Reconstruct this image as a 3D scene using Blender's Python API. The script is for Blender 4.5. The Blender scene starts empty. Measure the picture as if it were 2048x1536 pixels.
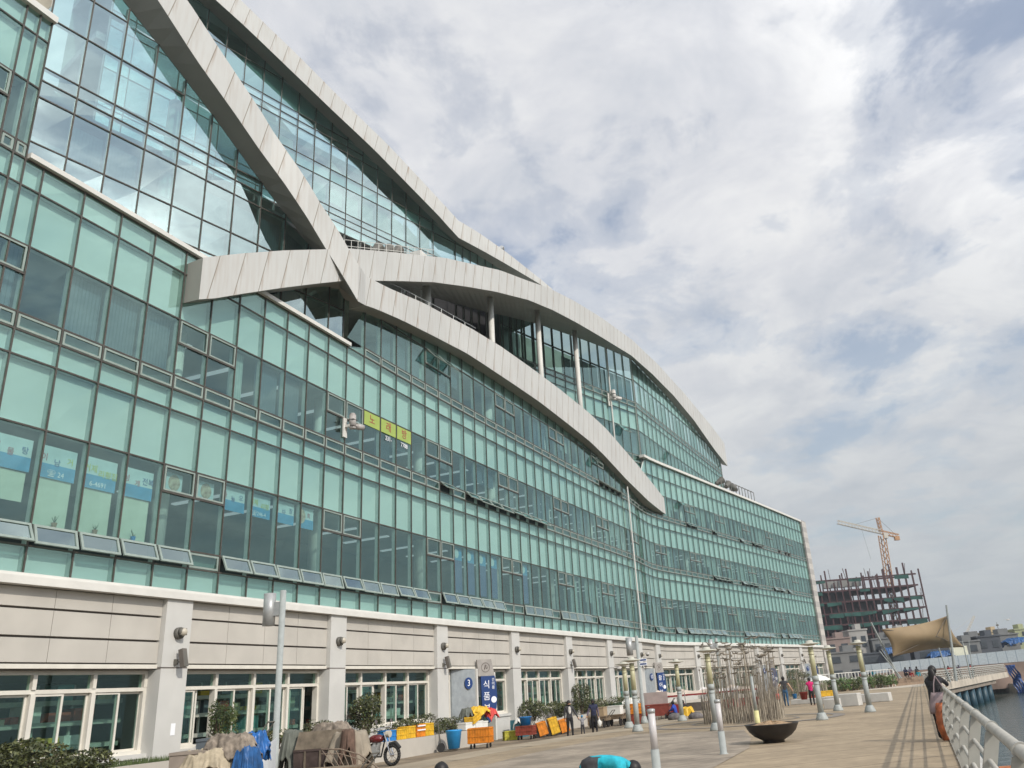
import bpy, bmesh, math, random
import numpy as np
from mathutils import Vector, Matrix
R = math.radians
random.seed(7)
sc = bpy.context.scene
# ------------------------------------------------------------------ camera
cd = bpy.data.cameras.new("camera"); cam = bpy.data.objects.new("camera", cd)
sc.collection.objects.link(cam); sc.camera = cam
PITCH, ROLL = R(20.94), R(-4.55)
fw = Vector((0, math.cos(PITCH), math.sin(PITCH))); u0 = Vector((0, -math.sin(PITCH), math.cos(PITCH))); r0 = Vector((1, 0, 0))
rt = r0*math.cos(ROLL)+u0*math.sin(ROLL); up = u0*math.cos(ROLL)-r0*math.sin(ROLL)
cam.matrix_world = Matrix(((rt.x, up.x, -fw.x, 0), (rt.y, up.y, -fw.y, 0), (rt.z, up.z, -fw.z, 0), (0, 0, 0, 1)))
cd.sensor_width = 36; cd.lens = 1638/2048*36; cd.shift_x = -0.0625; cd.shift_y = -0.0029
cd.clip_start = 0.1; cd.clip_end = 6000
# ------------------------------------------------------------------ light
SUN_AZ, SUN_EL = R(135), R(37)          # azimuth from +Y towards +X
sd = Vector((math.sin(SUN_AZ)*math.cos(SUN_EL), math.cos(SUN_AZ)*math.cos(SUN_EL), math.sin(SUN_EL)))
ld = bpy.data.lights.new("sun", 'SUN'); ld.energy = 2.9; ld.angle = R(0.9); ld.color = (1, .93, .82)
sun = bpy.data.objects.new("sun", ld); sc.collection.objects.link(sun)
sun.rotation_euler = sd.to_track_quat('Z', 'Y').to_euler()
sc.view_settings.view_transform = 'Standard'; sc.view_settings.look = 'None'
sc.view_settings.gamma = 1; sc.view_settings.exposure = 0.0
sc.cycles.max_bounces = 10; sc.cycles.transparent_max_bounces = 24; sc.cycles.caustics_reflective = False; sc.cycles.caustics_refractive = False
# ------------------------------------------------------------------ sky
w = bpy.data.worlds.new("World"); sc.world = w; w.use_nodes = True
N = w.node_tree.nodes; L = w.node_tree.links; N.clear()
def wn(t, **k):
    n = N.new(t)
    for a, b in k.items(): setattr(n, a, b)
    return n
def wmath(op, a, b=None, c=None):
    n = N.new('ShaderNodeMath'); n.operation = op
    for i, v in enumerate((a, b, c)):
        if v is None: continue
        if isinstance(v, (int, float)): n.inputs[i].default_value = v
        else: L.new(v, n.inputs[i])
    return n.outputs[0]
sky = wn('ShaderNodeTexSky', sky_type='NISHITA', sun_disc=False, sun_elevation=SUN_EL, sun_rotation=SUN_AZ, air_density=1.1, dust_density=1.2, ozone_density=1.3)
tc = wn('ShaderNodeTexCoord'); sp = wn('ShaderNodeSeparateXYZ'); L.new(tc.outputs['Generated'], sp.inputs[0])
zc = wmath('MAXIMUM', sp.outputs[2], 0.0); den = wmath('ADD', zc, 0.16)
ux = wmath('DIVIDE', sp.outputs[0], den); uy = wmath('DIVIDE', sp.outputs[1], den)
cx = wn('ShaderNodeCombineXYZ'); L.new(ux, cx.inputs[0]); L.new(uy, cx.inputs[1]); cx.inputs[2].default_value = 3.1
def noise(scale, det, rough, src, dist=0.0):
    n = wn('ShaderNodeTexNoise'); n.inputs['Scale'].default_value = scale; n.inputs['Detail'].default_value = det
    n.inputs['Roughness'].default_value = rough; n.inputs['Distortion'].default_value = dist; L.new(src, n.inputs['Vector']); return n.outputs[0]
def ramp(src, pts, interp='EASE'):
    n = wn('ShaderNodeValToRGB'); n.color_ramp.interpolation = interp; e = n.color_ramp.elements
    while len(e) < len(pts): e.new(0.5)
    for el, (p, c) in zip(e, pts): el.position = p; el.color = (c, c, c, 1) if isinstance(c, (int, float)) else (*c, 1)
    L.new(src, n.inputs[0]); return n.outputs[0]
mp = wn('ShaderNodeMapping'); L.new(cx.outputs[0], mp.inputs[0]); mp.inputs['Location'].default_value = (0.35, 1.9, 0); mp.inputs['Scale'].default_value = (1.0, 0.85, 1)
big = noise(1.75, 3, .5, mp.outputs[0], .2); fine = noise(5.5, 10, .62, mp.outputs[0], .25)
def wn_dot():
    d = wn('ShaderNodeVectorMath', operation='DOT_PRODUCT'); L.new(tc.outputs['Generated'], d.inputs[0]); d.inputs[1].default_value = sd; return d.outputs['Value']
cov = wmath('SUBTRACT', wmath('ADD', wmath('MULTIPLY', big, .58), wmath('MULTIPLY', fine, .42)), wmath('MULTIPLY', wmath('MAXIMUM', wn_dot(), 0.0), .085))
cover = ramp(cov, [(.375, 0.34), (.44, .74), (.495, 1.0)])
shade_n = noise(3.6, 8, .6, mp.outputs[0], .4)
dsun = wn('ShaderNodeVectorMath', operation='DOT_PRODUCT'); L.new(tc.outputs['Generated'], dsun.inputs[0]); dsun.inputs[1].default_value = sd
glow = ramp(dsun.outputs['Value'], [(.0, 0.0), (.55, .22), (.93, 1.0)], 'LINEAR')
cshade = ramp(shade_n, [(.30, (.59, .625, .69)), (.47, (.73, .745, .785)), (.62, (.86, .865, .875))], 'LINEAR')
gl = wn('ShaderNodeMix', data_type='RGBA', blend_type='MULTIPLY'); gl.inputs[0].default_value = 1.0
gv = wmath('ADD', wmath('MULTIPLY', wmath('MULTIPLY', glow, wmath('POWER', shade_n, 2.5)), 8.0), 1.0)
gc = wn('ShaderNodeCombineColor'); [L.new(gv, gc.inputs[i]) for i in range(3)]
L.new(cshade, gl.inputs[6]); L.new(gc.outputs[0], gl.inputs[7])
skm = wn('ShaderNodeMix', data_type='RGBA', blend_type='MULTIPLY'); skm.inputs[0].default_value = 1.0
L.new(sky.outputs[0], skm.inputs[6]); skm.inputs[7].default_value = (.15, .15, .15, 1)
m1 = wn('ShaderNodeMix', data_type='RGBA'); L.new(cover, m1.inputs[0]); L.new(skm.outputs[2], m1.inputs[6]); L.new(gl.outputs[2], m1.inputs[7])
hz = ramp(zc, [(0.0, .92), (.10, .72), (.30, .30), (.5, 0.0)], 'LINEAR')
m2 = wn('ShaderNodeMix', data_type='RGBA'); L.new(hz, m2.inputs[0]); L.new(m1.outputs[2], m2.inputs[6]); m2.inputs[7].default_value = (.455, .50, .525, 1)
bg = wn('ShaderNodeBackground'); L.new(m2.outputs[2], bg.inputs[0]); bg.inputs[1].default_value = 1.0
wo = wn('ShaderNodeOutputWorld'); L.new(bg.outputs[0], wo.inputs[0])
# ------------------------------------------------------------------ materials
MATS = {}
def mat(name, col, rough=.6, var=.12, scale=4.0, metal=0.0, bump=0.0, spec=.4, detail=6, stretch=(1, 1, 1), coat=0.0, second=None, alpha=None, emis=None, trans=0.0):
    m = bpy.data.materials.new(name); m.use_nodes = True; nt = m.node_tree; n = nt.nodes; l = nt.links
    b = n['Principled BSDF']; b.inputs['Roughness'].default_value = rough; b.inputs['Metallic'].default_value = metal
    b.inputs['Specular IOR Level'].default_value = spec; b.inputs['Coat Weight'].default_value = coat
    if trans: b.inputs['Transmission Weight'].default_value = trans
    t = n.new('ShaderNodeTexCoord'); mpn = n.new('ShaderNodeMapping'); mpn.inputs['Scale'].default_value = stretch; l.new(t.outputs['Object'], mpn.inputs[0])
    nz = n.new('ShaderNodeTexNoise'); nz.inputs['Scale'].default_value = scale; nz.inputs['Detail'].default_value = detail; l.new(mpn.outputs[0], nz.inputs['Vector'])
    cr = n.new('ShaderNodeValToRGB'); l.new(nz.outputs[0], cr.inputs[0])
    c2 = second or tuple(min(1, c*(1+var)) for c in col); c1 = tuple(c*(1-var) for c in col)
    cr.color_ramp.elements[0].position = .32; cr.color_ramp.elements[0].color = (*c1, 1)
    cr.color_ramp.elements[1].position = .68; cr.color_ramp.elements[1].color = (*c2, 1)
    l.new(cr.outputs[0], b.inputs['Base Color'])
    if bump:
        bp = n.new('ShaderNodeBump'); bp.inputs['Strength'].default_value = bump; bp.inputs['Distance'].default_value = .02; l.new(nz.outputs[0], bp.inputs['Height']); l.new(bp.outputs[0], b.inputs['Normal'])
    if emis: b.inputs['Emission Color'].default_value = (*emis[0], 1); b.inputs['Emission Strength'].default_value = emis[1]
    MATS[name] = m; return m
def glassmat(name, tint, f0=.16, k=.9, wav=0.0, gcol=(.66, .94, .90)):
    m = bpy.data.materials.new(name); m.use_nodes = True; nt = m.node_tree; n = nt.nodes; l = nt.links; n.clear()
    o = n.new('ShaderNodeOutputMaterial'); mx = n.new('ShaderNodeMixShader'); tr = n.new('ShaderNodeBsdfTransparent'); g = n.new('ShaderNodeBsdfGlossy')
    tr.inputs[0].default_value = (*tint, 1); g.inputs['Roughness'].default_value = .015; g.inputs['Color'].default_value = (*gcol, 1)
    lw = n.new('ShaderNodeLayerWeight'); lw.inputs[0].default_value = .5
    p = n.new('ShaderNodeMath'); p.operation = 'POWER'; l.new(lw.outputs['Facing'], p.inputs[0]); p.inputs[1].default_value = 4.0
    a = n.new('ShaderNodeMath'); a.operation = 'MULTIPLY_ADD'; l.new(p.outputs[0], a.inputs[0]); a.inputs[1].default_value = k; a.inputs[2].default_value = f0; a.use_clamp = True
    if wav:
        t = n.new('ShaderNodeTexCoord'); nz = n.new('ShaderNodeTexNoise'); nz.inputs['Scale'].default_value = .7; nz.inputs['Detail'].default_value = 1; l.new(t.outputs['Object'], nz.inputs['Vector'])
        bp = n.new('ShaderNodeBump'); bp.inputs['Strength'].default_value = wav; bp.inputs['Distance'].default_value = .02; l.new(nz.outputs[0], bp.inputs['Height']); l.new(bp.outputs[0], g.inputs['Normal'])
    l.new(a.outputs[0], mx.inputs[0]); l.new(tr.outputs[0], mx.inputs[1]); l.new(g.outputs[0], mx.inputs[2]); l.new(mx.outputs[0], o.inputs[0])
    MATS[name] = m; return m
def stripemat(name, c1, c2, axis, period, frac, rough=.6, wall=None, bump=0, dirv=None):
    """procedural line pattern on UV x (axis 0) / y (axis 1) / object vector"""
    m = mat(name, c1, rough); nt = m.node_tree; n = nt.nodes; l = nt.links; b = n['Principled BSDF']
    cr = [x for x in n if x.type == 'VALTORGB'][0]
    t = n.new('ShaderNodeTexCoord'); s = n.new('ShaderNodeSeparateXYZ')
    if dirv is not None:
        mpn = n.new('ShaderNodeMapping'); mpn.inputs['Rotation'].default_value = (0, 0, dirv); l.new(t.outputs['Object'], mpn.inputs[0]); l.new(mpn.outputs[0], s.inputs[0])
    else: l.new(t.outputs['UV'], s.inputs[0])
    d = n.new('ShaderNodeMath'); d.operation = 'DIVIDE'; l.new(s.outputs[axis], d.inputs[0]); d.inputs[1].default_value = period
    f = n.new('ShaderNodeMath'); f.operation = 'FRACT'; l.new(d.outputs[0], f.inputs[0])
    g = n.new('ShaderNodeMath'); g.operation = 'LESS_THAN'; l.new(f.outputs[0], g.inputs[0]); g.inputs[1].default_value = frac
    mx = n.new('ShaderNodeMix'); mx.data_type = 'RGBA'; l.new(g.outputs[0], mx.inputs[0]); l.new(cr.outputs[0], mx.inputs[6]); mx.inputs[7].default_value = (*c2, 1)
    l.new(mx.outputs[2], b.inputs['Base Color']); return m
white = mat('painted_white', (.66, .65, .61), .5, .05, 2)
cream = mat('cream_frame', (.68, .65, .58), .45, .06, 3)
panelm = mat('beige_cladding', (.49, .465, .42), .5, .08, .9)
pillarm = mat('pillar_cladding', (.56, .555, .53), .5, .05, 1.2)
joint = mat('dark_joint', (.17, .15, .14), .7)
mull = mat('dark_mullion', (.075, .068, .058), .45, .2, 6)
mullin = mat('inner_mullion', (.42, .46, .43), .5, .1)
sashm = mat('pale_sash', (.27, .33, .30), .4, .1)
glass = glassmat('teal_glass', (.63, .80, .77), .19, .75, .08)
glass2 = glassmat('sky_glass', (.42, .66, .64), .42, .7, .14, (.76, .93, .91))
clear = glassmat('shop_glass', (.55, .74, .68), .07, .7)
back = mat('spandrel_back', (.76, .79, .76), .7, .06, .18)
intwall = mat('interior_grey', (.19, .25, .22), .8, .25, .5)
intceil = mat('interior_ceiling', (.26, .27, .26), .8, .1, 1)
intcol = mat('interior_column', (.75, .75, .70), .6, .05)
dark = mat('painted_void_shade', (.02, .02, .022), .8)  # near-black colour standing in for shade in deep or open places
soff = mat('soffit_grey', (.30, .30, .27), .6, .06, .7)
steel = mat('grey_steel', (.40, .41, .41), .4, .1, 8, .3)
galv = mat('galvanised', (.335, .36, .35), .55, .08, 8, 0)
blackm = mat('black_rubber', (.02, .02, .02), .6)
brown = mat('brown_metal', (.13, .115, .10), .5, .15)
yglass = mat('yellow_lamp_tube', (.46, .44, .27), .4, .08, 5, spec=.6)
bluecan = mat('blue_plastic', (.03, .22, .55), .4)
orange = mat('orange_plastic', (.66, .23, .02), .5, .25, 5)
yellow = mat('yellow_plastic', (.68, .42, .03), .5, .2, 5)
redp = mat('red_plastic', (.26, .055, .035), .5, .3, 5)
tarpblue = mat('blue_tarpaulin', (.014, .08, .23), .45, .4, 5, bump=.5)
tarpgrey = mat('grey_tarpaulin', (.215, .18, .145), .8, .45, 7, bump=.5)
tarptan = mat('tan_tarpaulin', (.40, .34, .245), .75, .25, 6, bump=.5)
tarpolive = mat('olive_canvas', (.13, .14, .12), .8, .25, 3)
woodm = mat('weathered_wood', (.20, .15, .10), .8, .4, 3, stretch=(1, 6, 6))
leafm = mat('dark_leaves', (.028, .045, .016), .5, .6, 9, second=(.075, .085, .030))
leafg = mat('green_leaves', (.05, .09, .025), .5, .5, 9, second=(.11, .15, .045))
bark = mat('bark', (.12, .09, .06), .9, .3)
soil = mat('dry_soil', (.32, .22, .13), .9, .3, 9, bump=.6)
concr = mat('pale_concrete', (.50, .49, .46), .8, .1, 2, bump=.1)
bronze = mat('dark_bowl', (.022, .018, .016), .45, .3, 5)
navy = mat('sign_blue', (.012, .045, .17), .5, .05)
txtw = mat('sign_white', (.85, .87, .9), .5, .02)
skin = mat('skin', (.50, .30, .20), .5, .08)
hair = mat('black_hair', (.012, .010, .010), .5, .3, 20)
def beammat():
    m = mat('wave_cladding', (.535, .535, .515), .48, .05, .35); nt = m.node_tree; n = nt.nodes; l = nt.links; b = n['Principled BSDF']
    cr = [x for x in n if x.type == 'VALTORGB'][0]
    t = n.new('ShaderNodeTexCoord'); s = n.new('ShaderNodeSeparateXYZ'); l.new(t.outputs['UV'], s.inputs[0])
    def M(op, a, bb=None):
        q = n.new('ShaderNodeMath'); q.operation = op
        for i, v in enumerate((a, bb)):
            if v is None: continue
            if isinstance(v, (int, float)): q.inputs[i].default_value = v
            else: l.new(v, q.inputs[i])
        return q.outputs[0]
    u = M('FRACT', M('DIVIDE', M('ADD', s.outputs[0], M('MULTIPLY', s.outputs[1], -.22)), 1.05))
    line = M('LESS_THAN', u, .035)
    mp_ = n.new('ShaderNodeMapping'); mp_.inputs['Scale'].default_value = (3.2, .28, 1); l.new(t.outputs['UV'], mp_.inputs[0])
    nz = n.new('ShaderNodeTexNoise'); nz.inputs['Scale'].default_value = 2; nz.inputs['Detail'].default_value = 5; l.new(mp_.outputs[0], nz.inputs['Vector'])
    near = M('SUBTRACT', 1.0, M('MINIMUM', M('MULTIPLY', M('ABSOLUTE', M('SUBTRACT', u, .0)), 4.5), 1.0))
    st = M('MULTIPLY', M('MAXIMUM', M('SUBTRACT', nz.outputs[0], .44), 0.0), M('ADD', M('MULTIPLY', near, 2.8), .6))
    mx = n.new('ShaderNodeMix'); mx.data_type = 'RGBA'; l.new(st, mx.inputs[0]); l.new(cr.outputs[0], mx.inputs[6]); mx.inputs[7].default_value = (.30, .20, .13, 1)
    m2_ = n.new('ShaderNodeMix'); m2_.data_type = 'RGBA'; l.new(line, m2_.inputs[0]); l.new(mx.outputs[2], m2_.inputs[6]); m2_.inputs[7].default_value = (.25, .22, .18, 1)
    l.new(m2_.outputs[2], b.inputs['Base Color']); return m
beamm = beammat()
# ------------------------------------------------------------------ object helpers
COL = sc.collection
def tag(o, label=None, cat=None, group=None, kind=None):
    if label: o['label'] = label
    if cat: o['category'] = cat
    if group: o['group'] = group
    if kind: o['kind'] = kind
    return o
def thing(name, label, cat, loc=(0, 0, 0), rz=0, group=None):
    o = bpy.data.objects.new(name, None); COL.objects.link(o); o.location = loc; o.rotation_euler = (0, 0, rz); o.empty_display_size = .2
    return tag(o, label, cat, group)
class MB:
    def __init__(s): s.v = []; s.f = []; s.m = []; s.uv = {}
    def add(s, vs, fs, m=0):
        b = len(s.v); s.v += [tuple(v) for v in vs]
        for f in fs: s.f.append(tuple(b+i for i in f)); s.m.append(m)
    def quad(s, a, b, c, d, m=0, uv=None):
        if uv: s.uv[len(s.f)] = uv
        s.add([a, b, c, d], [(0, 1, 2, 3)], m)
    def box(s, c, d, m=0, rz=0, M=None):
        x, y, z = d[0]/2, d[1]/2, d[2]/2
        vs = [Vector((i*x, j*y, k*z)) for i in (-1, 1) for j in (-1, 1) for k in (-1, 1)]
        if M is not None: vs = [M @ v for v in vs]
        elif rz: vs = [Matrix.Rotation(rz, 3, 'Z') @ v for v in vs]
        vs = [v+Vector(c) for v in vs]
        s.add(vs, [(0, 1, 3, 2), (4, 6, 7, 5), (0, 4, 5, 1), (2, 3, 7, 6), (0, 2, 6, 4), (1, 5, 7, 3)], m)
    def hexa(s, P, m=0):      # 8 points: 4 bottom (ccw) then 4 top
        s.add(P, [(3, 2, 1, 0), (4, 5, 6, 7), (0, 1, 5, 4), (1, 2, 6, 5), (2, 3, 7, 6), (3, 0, 4, 7)], m)
    def tube(s, p0, p1, r0, r1=None, n=8, m=0, cap=True):
        r1 = r0 if r1 is None else r1; p0 = Vector(p0); p1 = Vector(p1); d = (p1-p0).normalized() if (p1-p0).length > 1e-9 else Vector((0, 0, 1))
        a = d.orthogonal().normalized(); b = d.cross(a)
        vs = []
        for p, r in ((p0, r0), (p1, r1)):
            for i in range(n): t = 2*math.pi*i/n; vs.append(p+(a*math.cos(t)+b*math.sin(t))*r)
        fs = [(i, (i+1) % n, n+(i+1) % n, n+i) for i in range(n)]
        if cap: fs += [tuple(range(n))[::-1], tuple(range(n, 2*n))]
        s.add(vs, fs, m)
    def path(s, pts, r, n=8, m=0):
        for a, b in zip(pts[:-1], pts[1:]): s.tube(a, b, r, r, n, m)
    def lathe(s, prof, c=(0, 0, 0), n=16, m=0):
        b = len(s.v)
        for r, z in prof:
            for i in range(n): t = 2*math.pi*i/n; s.v.append((c[0]+r*math.cos(t), c[1]+r*math.sin(t), c[2]+z))
        for k in range(len(prof)-1):
            for i in range(n):
                s.f.append((b+k*n+i, b+k*n+(i+1) % n, b+(k+1)*n+(i+1) % n, b+(k+1)*n+i)); s.m.append(m)
        s.f.append(tuple(b+i for i in range(n))[::-1]); s.m.append(m)
        s.f.append(tuple(b+(len(prof)-1)*n+i for i in range(n))); s.m.append(m)
    def ball(s, c, r, m=0, n=10, k=6, jit=0):
        pr = []
        rr = r if isinstance(r, (tuple, list)) else (r, r, r)
        b = len(s.v)
        for a in range(k+1):
            ph = math.pi*a/k
            for i in range(n):
                t = 2*math.pi*i/n; q = 1+random.uniform(-jit, jit)
                s.v.append((c[0]+rr[0]*q*math.sin(ph)*math.cos(t), c[1]+rr[1]*q*math.sin(ph)*math.sin(t), c[2]+rr[2]*q*math.cos(ph)))
        for a in range(k):
            for i in range(n): s.f.append((b+a*n+i, b+(a+1)*n+i, b+(a+1)*n+(i+1) % n, b+a*n+(i+1) % n)); s.m.append(m)
    def poly(s, pts, z0, z1, m=0):
        n = len(pts); b = len(s.v)
        s.v += [(p[0], p[1], z0) for p in pts]+[(p[0], p[1], z1) for p in pts]
        s.f.append(tuple(range(b, b+n))[::-1]); s.m.append(m); s.f.append(tuple(range(b+n, b+2*n))); s.m.append(m)
        for i in range(n): s.f.append((b+i, b+(i+1) % n, b+n+(i+1) % n, b+n+i)); s.m.append(m)
    def build(s, name, mats, parent=None, smooth=False, label=None):
        me = bpy.data.meshes.new(name); me.from_pydata(s.v, [], s.f)
        if not isinstance(mats, (list, tuple)): mats = [mats]
        for q in mats: me.materials.append(q)
        me.polygons.foreach_set('material_index', s.m)
        if s.uv:
            ul = me.uv_layers.new(name='UVMap')
            for fi, uvs in s.uv.items():
                for li, q in zip(me.polygons[fi].loop_indices, uvs): ul.data[li].uv = q
        if smooth: me.polygons.foreach_set('use_smooth', [True]*len(me.polygons))
        me.validate(); me.update()
        o = bpy.data.objects.new(name, me); COL.objects.link(o)
        if parent: o.parent = parent
        if label: o['label'] = label
        return o
def copy_tree(o, parent=None):
    c = o.copy(); COL.objects.link(c)
    if parent: c.parent = parent
    for ch in list(o.children): copy_tree(ch, c)
    return c
def structure(name, mb, m, kind='structure'):
    o = mb.build(name, m); o['kind'] = kind; return o
def text(body, size, m, parent, loc, X, Y, name='lettering', depth=.004, align='CENTER', shear=0):
    cu = bpy.data.curves.new('t', 'FONT'); cu.body = body; cu.size = size; cu.extrude = depth; cu.align_x = align; cu.align_y = 'CENTER'
    ob = bpy.data.objects.new('t', cu); COL.objects.link(ob); dg = bpy.context.evaluated_depsgraph_get()
    me = bpy.data.meshes.new_from_object(ob.evaluated_get(dg)); bpy.data.objects.remove(ob); bpy.data.curves.remove(cu)
    X = Vector(X).normalized(); Y = Vector(Y).normalized(); Z = X.cross(Y)
    me.transform(Matrix(((X.x, Y.x, Z.x, loc[0]), (X.y, Y.y, Z.y, loc[1]), (X.z, Y.z, Z.z, loc[2]), (0, 0, 0, 1))))
    me.materials.clear(); me.materials.append(m)
    o = bpy.data.objects.new(name, me); COL.objects.link(o)
    if parent: o.parent = parent
    return o
# ------------------------------------------------------------------ facade geometry (metres)
CP = [(-19.2, 5), (-18.2, 9), (-17.0, 13), (-15.9, 16.5), (-14.45, 20.5), (-12.9, 25), (-11.1, 30.3), (-9.3, 35.6), (-6.35, 43.7), (-2.75, 53.2), (0.45, 61.5), (2.5, 66.8), (3.9, 70.6), (4.85, 73.8), (5.75, 76.4), (7.1, 79.0), (9.5, 83.05), (16.3, 94.5), (23.4, 106.4), (30.75, 118.9)]
def dense(cp):
    cp = np.array(cp, float); P = np.vstack([2*cp[0]-cp[1], cp, 2*cp[-1]-cp[-2]]); out = []
    for i in range(1, len(P)-2):
        p0, p1, p2, p3 = P[i-1], P[i], P[i+1], P[i+2]; t = np.linspace(0, 1, 40, endpoint=False)[:, None]
        d1 = np.linalg.norm(p1-p0); d2 = np.linalg.norm(p2-p1); d3 = np.linalg.norm(p3-p2)
        m1_ = (p2-p0)/(d1+d2)*d2; m2_ = (p3-p1)/(d2+d3)*d2
        out.append((2*t**3-3*t**2+1)*p1+(t**3-2*t**2+t)*m1_+(-2*t**3+3*t**2)*p2+(t**3-t**2)*m2_)
    out.append(P[-2:-1]); return np.vstack(out)
class Path:
    def __init__(s, cp):
        s.P = dense(cp); d = np.gradient(s.P, axis=0); d /= np.linalg.norm(d, axis=1)[:, None]; s.N = np.stack([d[:, 1], -d[:, 0]], 1)
        s.S = np.concatenate([[0], np.cumsum(np.linalg.norm(np.diff(s.P, axis=0), axis=1))]); s.T = d
    def xy(s, q, o=0.0):
        f = lambda A: np.array([np.interp(q, s.S, A[:, 0]), np.interp(q, s.S, A[:, 1])])
        return f(s.P)+f(s.N)*o
    def __call__(s, q, o, z): a = s.xy(q, o); return Vector((a[0], a[1], z))
    def tan(s, q): return Vector((float(np.interp(q, s.S, s.T[:, 0])), float(np.interp(q, s.S, s.T[:, 1])), 0)).normalized()
    def nor(s, q): t = s.tan(q); return Vector((t.y, -t.x, 0))
class Line:
    def __init__(s, p, ang): s.p = Vector((p[0], p[1], 0)); s.t = Vector((math.sin(ang), math.cos(ang), 0)); s.n = Vector((s.t.y, -s.t.x, 0))
    def __call__(s, q, o, z): return s.p+s.t*q+s.n*o+Vector((0, 0, z))
    def xy(s, q, o=0.0): v = s(q, o, 0); return np.array([v.x, v.y])
    def tan(s, q): return s.t
    def nor(s, q): return s.n
S1 = Path(CP)
K = (5.75, 77.0)
S2 = Line((-10.3, 33.4), R(31.9)); S3 = Line((5.7, 77.1), R(36.5)); S5 = Line(K, R(22.6))
def table(t):
    a = np.array(t); return lambda s: float(np.interp(s, a[:, 0], a[:, 1]))
offP = S1.P+S1.N*.72
PB1 = Path([tuple(p) for p in offP[S1.P[:, 1] < 58][::40]]+[(7.70, 79.45)])
offP = S1.P+S1.N*.65
n5 = np.array([S5.n.x, S5.n.y]); t5 = np.array([S5.t.x, S5.t.y])
PB3 = Path([tuple(p) for p in offP[S1.P[:, 1] < 66][::40]]+[tuple(np.array(K)+n5*.65+t5*12), tuple(np.array(K)+n5*.65+t5*45)])
b1top = table([(12, 27.9), (16, 25.85), (17.69, 25.02), (18.59, 24.7), (20.18, 23.92), (22.82, 22.65), (24.58, 21.74), (26.33, 20.87), (27.46, 20.34), (28.53, 19.76), (29.13, 19.26), (30.05, 18.79), (31.89, 19.04), (35.23, 19.66), (37.36, 19.89), (40.31, 20.26), (44.04, 20.53), (48.28, 20.6), (53.2, 20.63), (59.03, 20.53), (63.19, 20.25), (66.92, 19.65), (71.04, 19.0), (76.6, 17.95), (79.13, 17.41)])
b1bot = table([(12, 26.3), (16.58, 23.96), (17.4, 23.57), (19.24, 22.53), (21.3, 21.63), (23.6, 20.52), (25.6, 19.66), (27.12, 18.72), (28.34, 18.04), (29.55, 17.18), (31.03, 17.5), (33.26, 17.83), (36.25, 18.15), (39.63, 18.46), (41.41, 18.5), (45.2, 18.52), (49.54, 18.5), (54.62, 18.3), (59.02, 18.08), (62.19, 17.7), (67.44, 16.83), (73.52, 16.09), (77.61, 15.83), (79.13, 15.8)])
b3top = table([(20.4, 14.88), (22.19, 15.97), (24.61, 17.36), (27.14, 18.72), (28.79, 19.63), (32.3, 21.24), (37.48, 23.53), (44.64, 26.17), (49.15, 27.46), (52.46, 28.47), (57.52, 29.61), (64.59, 30.93), (73.71, 32.32), (82.92, 32.91), (93.06, 32.73), (104.23, 31.73), (112.59, 30.5)])
b3bot = table([(20.6, 13.34), (22.54, 14.49), (24.26, 15.49), (26.58, 16.79), (28.45, 17.81), (30.82, 18.94), (33.25, 20.06), (36.32, 21.43), (39.86, 22.8), (43.85, 24.25), (48.95, 25.88), (53.29, 26.92), (58.18, 27.83), (64.07, 28.84), (72.82, 30.31), (80.03, 30.82), (87.85, 30.88), (96.02, 30.13), (104.8, 28.39), (110.24, 27.6), (112.6, 27.3)])
s2soff = table([(-14, 28.2), (-11.3, 26.3), (-9.69, 25.24), (-7.19, 23.47), (-4.64, 21.47), (-1.88, 19.48), (0, 17.9)])
s4soff = table([(-30, 28.6), (-21.82, 29.55), (-18.88, 30.06), (-14.45, 30.7), (-9.15, 31.12), (-4.08, 31.4), (0, 31.45)])
s5soff = table([(0, 31.45), (9.97, 30.87), (21.66, 29.78), (34.24, 27.79)])
b4top = table([(-52, 46.6), (-46.46, 44.64), (-44.62, 43.96), (-42.74, 43.27), (-39.84, 42.22), (-37.02, 41.05), (-34.15, 39.94), (-32.19, 39.21), (-29.43, 37.95), (-26.61, 36.62), (-25.2, 35.93), (-22.7, 35.95), (-19, 35.7), (-14.6, 35.1), (-12.4, 34.75)])
b4bot = table([(-52, 45.0), (-47.97, 43.2), (-46.23, 42.72), (-44.19, 42.08), (-41.37, 41.02), (-37.55, 39.57), (-33.64, 38.17), (-29.93, 36.54), (-27.15, 35.32), (-25.3, 34.32), (-22, 34.45), (-19, 34.5), (-14.6, 34.5), (-12.4, 34.4)])
b4back = table([(-52, 45.4), (-46.48, 43.08), (-43.33, 42.0), (-39.36, 40.58), (-35.29, 39.17), (-31.28, 37.69), (-27.18, 36.03), (-24.45, 34.88), (-21.55, 34.61), (-18.99, 34.33), (-12, 33.9)])
BLD = thing('market_building', 'curved market hall with teal glass storeys and crossing white wave beams', 'building', (0, 0, 0))
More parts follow.
